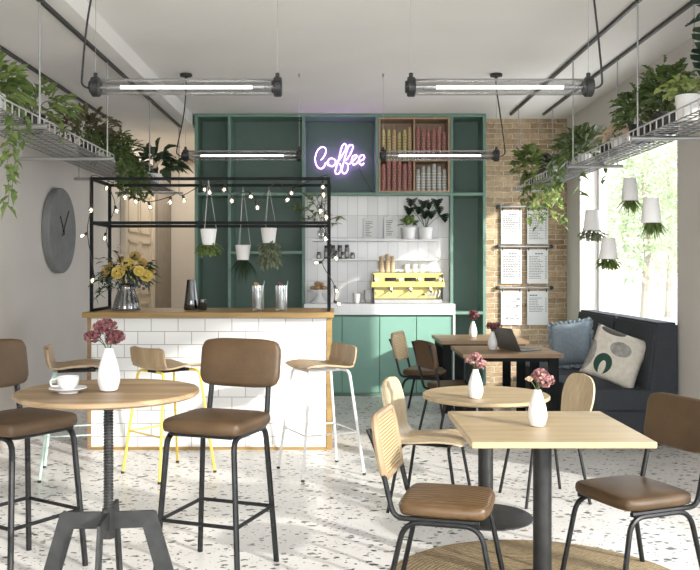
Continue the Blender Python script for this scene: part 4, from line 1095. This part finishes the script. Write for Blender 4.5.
def leather_stool(lab, loc, rz):
    t = thing('leather_bar_stool', lab, 'bar stool', loc, rz)
    m = MB(); rcushion(m, (0,.0,.686), (.415,.40,.055), .0265, .55, 5); m.build('seat', 'leather', t)
    mm = MB(); rcushion(mm, (0,0,0), (.425,.045,.235), .022, .35, 4)
    bmesh.ops.transform(mm.bm, matrix=Matrix.Translation((0,-.232,.935)) @ Matrix.Rotation(math.radians(8),4,'X'), verts=mm.bm.verts)
    mm.build('backrest', 'leather', t)
    r_ = .0135
    for sx in (-1,1):
        MB().tube(fillet([(sx*.15,-.25,.955),(sx*.155,-.205,.69),(sx*.155,-.17,.648)],.04), r_, n=8).build('back_post', 'blacks', t)
        MB().tube(fillet([(sx*.165,.0,.647),(sx*.165,.165,.647),(sx*.205,.205,.0)],.06), r_, n=8).build('leg', 'blacks', t)
        MB().tube(fillet([(sx*.165,.0,.647),(sx*.165,-.165,.647),(sx*.205,-.205,.0)],.06), r_, n=8).build('leg', 'blacks', t)
    MB().tube(fillet([(-.155,.17,.653),(-.155,-.17,.653),(.155,-.17,.653),(.155,.17,.653),(-.155,.17,.653)],.03), .011, n=8).build('seat_frame', 'blacks', t)
    k = .19
    for a, b_ in (((-k,-k),(-k,k)),((-k,k),(k,k)),((k,k),(k,-k)),((k,-k),(-k,-k))):
        MB().tube([(*a,.265),(*b_,.265)], .009, n=8).build('footrest', 'blacks', t)
    return t
s1 = leather_stool('brown leather high stool cut off by the left edge, left of the round bar table', (-1.465,3.97,0), face(.84,-.54))
dup(s1, (-.553,3.97,0), face(-.34,-.94), 'brown leather high stool standing right of the round bar table')

# ============================================================ TABLES
def round_top(parent, r_, z, th, mat):
    return MB().lathe([(0,z-th),(r_-.012,z-th),(r_,z-th+.008),(r_,z-.004),(r_-.004,z),(0,z)], n=72, cap=False).build('tabletop', mat, parent)
T1 = thing('round_bar_table', 'high round wooden bar table on a threaded column with four steel blade legs', 'table', (-.852,3.2,0))
round_top(T1, .335, .94, .023, 'oak')
m = MB()
prof = []; z = .40; k = 0
while z < .905: prof += [(.0185,z),(.0185,z+.004),(.0155,z+.007),(.0155,z+.009)]; z += .011
MB().lathe(prof, n=16).build('threaded_column', 'darks', T1)
for i in range(4):
    a = math.radians(4+90*i)
    m = MB().prism([(.012,.425),(.012,.487),(.165,.490),(.176,.484),(.316,0),(.246,0),(.127,.427)], -.006, .006, axis='Y')
    bmesh.ops.transform(m.bm, matrix=Matrix.Rotation(a,4,'Z'), verts=m.bm.verts); m.build('blade_leg', 'darks', T1, smooth=False)
MB().lathe([(.03,.895),(.09,.898),(.09,.9055),(0,.9055)], n=24, cap=False).build('top_plate', 'darks', T1)
MB().lathe([(.024,.39),(.024,.50)], n=6).build('hub', 'darks', T1, smooth=False)

T2 = thing('square_table', 'square pale oak table on a dark round column in the right foreground', 'table', (.893,3.75,0))
MB().b(-.366,.366,-.37,.37,.683,.71,bev=.006,seg=2).build('tabletop', 'oakl', T2, smooth=False)
MB().lathe([(.04,.012),(.04,.68)], n=28).build('column', 'darks', T2)
MB().lathe([(.20,.0065),(.20,.012),(.06,.016),(.0,.016)], n=40, cap=False).build('base_plate', 'darks', T2)
MB().b(-.15,.15,-.15,.15,.675,.6828).build('top_plate', 'darks', T2, smooth=False)
T3 = thing('round_table', 'round pale oak cafe table on a dark column with a flat disc foot', 'table', (.83,4.82,0))
round_top(T3, .352, .69, .025, 'oakl')
MB().lathe([(.042,.012),(.042,.66)], n=28).build('column', 'darks', T3)
MB().lathe([(.26,.0),(.26,.008),(.255,.011),(.06,.016),(.0,.016)], n=56, cap=False).build('base_plate', 'darks', T3)
MB().lathe([(0,.655),(.12,.655),(.12,.6645),(0,.6645)], n=30, cap=False).build('top_plate', 'darks', T3)
def rect_table(lab, x0, x1, y0, y1, z):
    t = thing('rectangular_table', lab, 'table', ((x0+x1)/2,(y0+y1)/2,0))
    MB().b(x0,x1,y0,y1,z-.035,z,bev=.003).wb('tabletop', 'oakd', t, smooth=False)
    for x, s in ((x0+.07,1),(x1-.07,-1)):
        for y, sy in ((y0+.05,1),(y1-.05,-1)):
            MB().b(x-.042,x+.042,y-.015,y+.015,0,z-.0355,bev=.003).wb('leg', 'frame', t, smooth=False)
        MB().b(x-.04,x+.04,y0+.066,y1-.066,z-.075,z-.0355).wb('apron', 'frame', t, smooth=False)
    MB().b(x0+.115,x1-.115,y0+.06,y0+.08,z-.07,z-.0355).wb('apron', 'frame', t, smooth=False)
    return t
rect_table('rectangular brown oak table with black legs, holding the laptop', 1.035, 1.86, 7.08, 7.86, .69)
rect_table('rectangular brown oak table behind the laptop table, nearest to the green cabinets', .99, 1.84, 8.25, 9.05, .70)

# ============================================================ RUG
rug = MB().lathe([(.70,0),(.705,.003),(.70,.006),(0,.006)], n=90, cap=False).build('round_rug', 'jute'); rug.location = (.885,3.70,.0)
tag(rug, 'round braided jute rug under the square table', 'rug')

# ============================================================ CHAIRS
def steel_chair(name, lab, loc, rz, back, seatmat, dz=0):
    t = thing(name, lab, 'chair', loc, rz)
    m = MB(); rcushion(m, (0,.0,.404), (.395,.385,.05), .0245, .55, 5); m.build('seat', seatmat, t)
    r_ = .0115
    bm_ = Matrix.Translation((0,-.262,.675+dz)) @ Matrix.Rotation(math.radians(10),4,'X')
    if back == 'rattan':
        m = MB()
        pts = [(-.165,0,-.125),(-.185,0,-.06),(-.185,0,.06),(-.165,0,.125),(.165,0,.125),(.185,0,.06),(.185,0,-.06),(.165,0,-.125)]
        fr = fillet([V(p) for p in pts]+[V(pts[0])], .03, 4)
        m.tube(fr, .017, n=8, radii=[.017]*len(fr)); bmesh.ops.transform(m.bm, matrix=bm_, verts=m.bm.verts)
        br = m.build('backrest', 'plys', t)  # darker plywood stands in for side shade on the frame
        m = MB().b(-.176,.176,-.006,.006,-.118,.118); m2 = m.build('woven_panel', 'rattan', br, smooth=False)
        m2.matrix_local = bm_
    else:
        m = MB(); rcushion(m, (0,0,0), (.40,.04,.24), .018, .25); bmesh.ops.transform(m.bm, matrix=bm_, verts=m.bm.verts); m.build('backrest', 'leather', t)
    for sx in (-1,1):
        x = sx*.175
        MB().tube(fillet([(x,-.308,.775+dz-.02*(dz<0)),(x,-.262,.62),(x,-.20,.366),(x,-.10,.366),(x,.15,.366)],.08,7), r_, n=8).build('back_post', 'blacks', t)
        for sy, yt, yf in ((1,.155,.225),(-1,-.155,-.235)):
            MB().tube(fillet([(x*1.02,0,.353),(x*1.02,yt,.353),(sx*.20,yf,.0)],.07,6), r_, n=8).build('leg', 'blacks', t)
    m = MB().tube([(-.175,.10,.366),(.175,.10,.366)], .009).tube([(-.175,-.12,.366),(.175,-.12,.366)], .009)
    m.build('seat_frame', 'blacks', t)
    return t
steel_chair('rattan_back_chair', 'steel chair with rattan back and ribbed brown leather seat, front left of the square table', (.47,3.66,.0), face(.965,-.26), 'rattan', 'rleather', -.03)
steel_chair('leather_chair', 'brown leather chair with black steel legs at the right front edge', (1.30,3.80,.0), face(-.93,-.37), 'leather', 'leather', .022)
steel_chair('rattan_back_chair', 'rattan back chair at the far table nearest the green cabinets', (.85,8.30,0), face(.93,-.37), 'rattan', 'leather', -.035)
steel_chair('leather_chair', 'brown leather chair seen from behind at the laptop table', (.985,7.25,0), face(.95,.31), 'leather', 'leather')
def ply_chair(lab, loc, rz):
    t = thing('plywood_chair', lab, 'chair', loc, rz)
    prof = [(p.y, p.z) for p in smooth_path([(0,y,z) for y, z in ((.22,.400),(.19,.41),(.10,.414),(.0,.405),(-.10,.395),(-.165,.402),(-.205,.45),(-.222,.53),(-.24,.62),(-.258,.70),(-.268,.748))], 4)]
    n = len(prof)
    def hw(f):
        if f < .06: return .17+.03*math.sqrt(max(0,1-(1-f/.06)**2))
        if f < .40: return .20
        if f < .62: return .20-.045*math.sin(math.pi*(f-.40)/.44)
        g = (f-.62)/.38
        return max(.012, (.155+.03*min(1,g*2.5))*math.sqrt(max(0,1-max(0,(g-.35)/.65)**2.4)))
    MB().shell(prof[::-1], lambda f: hw(1-f), .011, 13, lambda f, u: .012*u*u).build('seat_shell', 'ply', t)
    for sx in (-1,1):
        for sy in (-1,1):
            MB().tube(fillet([(sx*.04,sy*.12,.378),(sx*.15,sy*.14,.378),(sx*.185,sy*.205,0)],.045), .0095, n=8).build('leg', 'blacks', t)
    m = MB().tube([(-.05,.12,.378),(.05,.12,.378)], .0095).tube([(-.05,-.12,.378),(.05,-.12,.378)], .0095)
    for x in (-.05,.05): m.tube([(x,.12,.378),(x,-.12,.378)], .009)
    m.b(-.07,.07,-.09,.09,.384,.390)
    m.build('under_frame', 'blacks', t)
    return t
ply_chair('moulded plywood chair with black legs on the left side of the round cafe table', (.545,5.0,0), face(.93,-.37))
ply_chair('moulded plywood chair with black legs between the round cafe table and the sofa', (1.25,5.21,0), face(-.97,-.23))

# ============================================================ SOFA
so = thing('sofa', 'long charcoal fabric bench sofa under the window', 'sofa', (2.25,7.78,0))
sa, sb = 6.75, 8.92
ym = 7.74
def slab(name, q, bev=.02): return MB().b(*q, bev=bev, seg=3).wb(name, 'sofa', so)
slab('base', (1.90,2.62,sa+.01,sb-.01,.0,.27), .01)
slab('seat_cushion', (1.87,2.47,sa,ym-.002,.272,.44)); slab('seat_cushion', (1.87,2.47,ym+.002,sb,.272,.44))
for a, b_ in ((sa,ym-.002),(ym+.002,sb)):
    m = MB().prism([(2.42,.30),(2.50,.968),(2.678,.968),(2.678,.28),(2.48,.28)], a, b_, axis='Y')
    bmesh.ops.bevel(m.bm, geom=list(m.bm.edges), offset=.018, segments=2, affect='EDGES')
    m.wb('back_cushion', 'sofa', so)
MB().tube([(2.505,ym,.97),(2.47,ym,.6),(2.45,ym,.45)], .004, n=6).wb('seam_piping', 'sofa', so)
def pillow(name, lab, loc, size, th, rot, mat, ruffle=False):
    t = thing(name, lab, 'cushion', loc); t.rotation_euler = rot
    m = MB(); n = 16; top = []; bot = []
    for i in range(n+1):
        rt_, rb_ = [], []
        for j in range(n+1):
            u, v_ = -1+2*i/n, -1+2*j/n
            pin = 1-.06*(1-abs(u)**2)*(abs(v_)**3)-.06*(1-abs(v_)**2)*(abs(u)**3)
            x, z = u*size/2*(1-.05*(1-u*u)*0)*(1-.055*(1-v_*v_)*abs(u)**4*0-.06*(1-v_*v_)*(abs(u)**6)), v_*size/2*(1-.06*(1-u*u)*(abs(v_)**6))
            y = th/2*((1-u**4)*(1-v_**4))**.55*(1+.05*math.sin(5*u+3*v_))
            a = m.bm.verts.new((x,-y,z)); rt_.append(a)
            rb_.append(a if i in (0,n) or j in (0,n) else m.bm.verts.new((x,y,z)))
        top.append(rt_); bot.append(rb_)
    for i in range(n):
        for j in range(n):
            m.bm.faces.new((top[i][j],top[i+1][j],top[i+1][j+1],top[i][j+1]))
            m.bm.faces.new((bot[i][j],bot[i][j+1],bot[i+1][j+1],bot[i+1][j]))
    m.build('cover', mat, t, auto=False)
    if ruffle:
        m = MB(); pts = []
        per = 4*48
        for k in range(per+1):
            s_ = (k % per)/48; e = int(s_); f = s_-e; a = (1-2*f)
            x, z = [( -a, 1), (1, a), (a, -1), (-1, -a)][e]
            amp = .010*math.sin(k*1.25)
            inn = V((x*size/2*.96, 0, z*size/2*.96)); nr = V((x if abs(x)==1 else 0,0,z if abs(z)==1 else 0))
            out = V((x*(size/2+.022+.008*math.sin(k*.62)), amp, z*(size/2+.022+.008*math.sin(k*.62))))
            pts.append((m.bm.verts.new(inn), m.bm.verts.new(out)))
        for a, b_ in zip(pts, pts[1:]): m.bm.faces.new((a[0], b_[0], b_[1], a[1]))
        m.build('ruffle', mat, t, norm=False)
    return t
p = at(566.5, 342, 8.25)
pillow('cushion', 'blue grey linen cushion with ruffled edge at the far end of the sofa', (p.x+.04, 8.25, .672), .42, .13, (math.radians(-14), math.radians(-9), math.radians(-40)), 'bluef', True)
p = at(625, 361, 7.25)
pillow('cushion', 'cream cushion printed with grey shapes and a green curl on the sofa', (2.255, 6.98, .675), .44, .15, (math.radians(-20), math.radians(20), math.radians(-22)), 'print')

# ============================================================ TABLE ITEMS
def bud_vase(lab, loc, seed, s=1.0, fl=((-.03,.215,.03,'m'),(.045,.205,.035,'m'),(-.005,.25,.03,'m'))):
    t = thing('bud_vase', lab, 'vase', loc)
    MB().lathe([(0,0),(.026,0),(.032,.004),(.0405,.032),(.042,.052),(.037,.085),(.026,.122),(.0165,.148),(.0155,.158),(.0125,.158),(.013,.148),(.02,.12),(0,.11)], n=32, cap=False).build('vase', 'ceramic', t)
    RR = random.Random(seed)
    s_ = MB()
    for x, z, r_, k in fl:
        y = RR.uniform(-.02,.015)
        s_.tube(smooth_path([(0,0,.12),(x*.3,y*.3,.17),(x,y,z)],3), .0018, n=5)
        f = MB()
        for i in range(110):
            d = V((RR.gauss(0,1), RR.gauss(0,1), RR.gauss(0,1)+.4)).normalized()
            c = V((x,y,z))+V((d.x*r_*1.1, d.y*r_, d.z*r_*.75))*RR.uniform(.55,1)
            a = d.orthogonal().normalized(); b_ = d.cross(a); an = RR.uniform(0,6.28); a, b_ = a*math.cos(an)+b_*math.sin(an), b_*math.cos(an)-a*math.sin(an)
            w_ = r_*.26
            vs = [f.bm.verts.new(c+a*w_+d*w_*.7), f.bm.verts.new(c+b_*w_+d*w_*.4), f.bm.verts.new(c-a*w_*.6-d*w_*.4), f.bm.verts.new(c-b_*w_+d*w_*.4)]
            f.bm.faces.new(vs)
        f.build('flower', {'m':'petalm','c':'petalc','p':'petalpk'}[k], t, smooth=False, norm=False)
    s_.build('stem', 'stem', t)
    return t
M['petalpk'] = basic('pink_carnation', (.36,.18,.17), .7, var=.6, scale=110)
bud_vase('white bud vase with maroon flowers on the round bar table', (at(111,388,3.2).x, 3.17, .941), 1, fl=((-.055,.20,.028,'m'),(.02,.195,.034,'m'),(-.01,.235,.038,'m'),(.03,.20,.028,'m'),(-.05,.225,.014,'c')))
bud_vase('white bud vase with pink flowers on the square oak table', (at(537.5,427,3.72).x, 3.72, .711), 2, fl=((.035,.195,.037,'p'),(.01,.225,.03,'p'),(-.04,.205,.014,'c'),(-.005,.215,.02,'p')))
bud_vase('white bud vase with pink flowers on the round cafe table', (at(475.5,398,4.65).x, 4.65, .691), 3, fl=((.025,.185,.032,'p'),(.0,.225,.03,'p'),(-.035,.205,.022,'p'),(-.02,.195,.013,'c')))
bud_vase('white bud vase with red flowers on the laptop table', (at(492.5,350,7.45).x, 7.45, .691), 4, fl=((.03,.20,.045,'m'),(-.02,.205,.035,'m')))
bud_vase('white bud vase with dark red flowers on the table nearest the green cabinets', (at(473,334,8.7).x, 8.7, .701), 5, fl=((.01,.21,.045,'m'),(.0,.245,.04,'m')))
# cup and saucer
sx_, sy_ = at(68, 390, 3.12).x, 3.12
o = MB().lathe([(0,.004),(.03,.004),(.031,0),(.034,0),(.035,.005),(.058,.013),(.067,.018),(.066,.0205),(.055,.0165),(.032,.009),(0,.0085)], n=40, cap=False).build('saucer', 'ceramic'); o.location = (sx_, sy_, .941)
tag(o, 'white saucer under the coffee cup on the round bar table', 'saucer')
t = thing('coffee_cup', 'white coffee cup on a saucer on the round bar table', 'cup', (sx_, sy_, .9505))
MB().lathe([(0,.003),(.019,.003),(.02,0),(.023,0),(.024,.006),(.036,.024),(.041,.05),(.0385,.05),(.034,.026),(.02,.009),(0,.008)], n=36, cap=False).build('cup', 'ceramic', t)
MB().lathe([(.0365,.040),(0.0003,.040)], n=28, cap=False).build('coffee', basic('dark_coffee', (.03,.015,.008), .2), t)
MB().tube(fillet([(-.037,-.012,.042),(-.058,-.02,.040),(-.055,-.019,.016),(-.03,-.01,.017)],.012,4), .0035, n=8).build('handle', 'ceramic', t)
# laptop
lp = thing('laptop', 'open grey laptop on the rectangular table beside the sofa', 'laptop', (1.58,7.44,.691), face(.90,.44))
MB().box((0,.0,.008),(.31,.22,.013),bev=.003).build('keyboard_base', 'laptop', lp, smooth=False)
m = MB().box((0,.015,.0151),(.27,.10,.001)); m.build('keyboard', 'blk', lp, smooth=False)
m = MB().box((0,0,.105),(.31,.007,.21),bev=.002); bmesh.ops.transform(m.bm, matrix=Matrix.Translation((0,-.112,.010)) @ Matrix.Rotation(math.radians(27),4,'X'), verts=m.bm.verts)
sc_ = m.build('lid', 'laptop', lp, smooth=False)
m = MB().box((0,.0042,.108),(.29,.0008,.185)); bmesh.ops.transform(m.bm, matrix=Matrix.Translation((0,-.112,.010)) @ Matrix.Rotation(math.radians(27),4,'X'), verts=m.bm.verts)
m.build('screen', 'blk', sc_, smooth=False)

# ============================================================ LIGHT AND CAMERA
def light(name, kind, loc, energy, color=(1,1,1), direction=None, **k):
    l = bpy.data.lights.new(name, kind); l.energy = energy; l.color = color
    for a, b_ in k.items(): setattr(l, a, b_)
    o = bpy.data.objects.new(name, l); C.objects.link(o); o.location = loc
    if direction is not None: o.rotation_euler = V(direction).to_track_quat('-Z', 'Y').to_euler()
    return o
SD = V((-1, 1, -.48))
light('sun', 'SUN', (12,-8,8), 6.8, (1,.95,.88), SD, angle=math.radians(1.8))
# daylight entering through the windows
for nm, ya, yb, za, zb, e in (('window_daylight', W1a, W1b, W1s, W1t, 60), ('window_daylight', W2a, W2b, W2s, W2t, 130)):
    light(nm, 'AREA', (XR+.45, (ya+yb)/2, (za+zb)/2), e, (.93,.96,1), (-1,0,0), shape='RECTANGLE', size=zb-za, size_y=yb-ya)
light('rear_fill', 'AREA', (0, YN-.4, 1.6), 230, (.95,.97,1), (0,1,0), shape='RECTANGLE', size=4.6, size_y=2.4)  # fill light added behind the viewer, outside the made-up opening
light('corridor_fill', 'AREA', (-2.1, 11.4, 2.99), 26, (1,.93,.84), (0,0,-1), shape='RECTANGLE', size=.5, size_y=2.6)  # no fitting here; fill added to brighten the corridor
wd = bpy.data.worlds.new('sky'); bpy.context.scene.world = wd; wd.use_nodes = True
nt = wd.node_tree; bg = nt.nodes['Background']
bg.inputs['Color'].default_value = (.86,.93,1,1); bg.inputs['Strength'].default_value = 2.4
cam = bpy.data.cameras.new('camera'); co = bpy.data.objects.new('camera', cam); C.objects.link(co)
co.location = (0,0,E); co.rotation_euler = (math.pi/2,0,0)
cam.sensor_width = 36; cam.lens = F*36/700
cam.shift_x = (350-VX)/700; cam.shift_y = (VY-285)/700
cam.clip_end = 300
S = bpy.context.scene; S.camera = co
S.view_settings.view_transform = 'Standard'; S.view_settings.look = 'None'; S.view_settings.gamma = 1; S.view_settings.use_curve_mapping = False
S.view_settings.exposure = .12
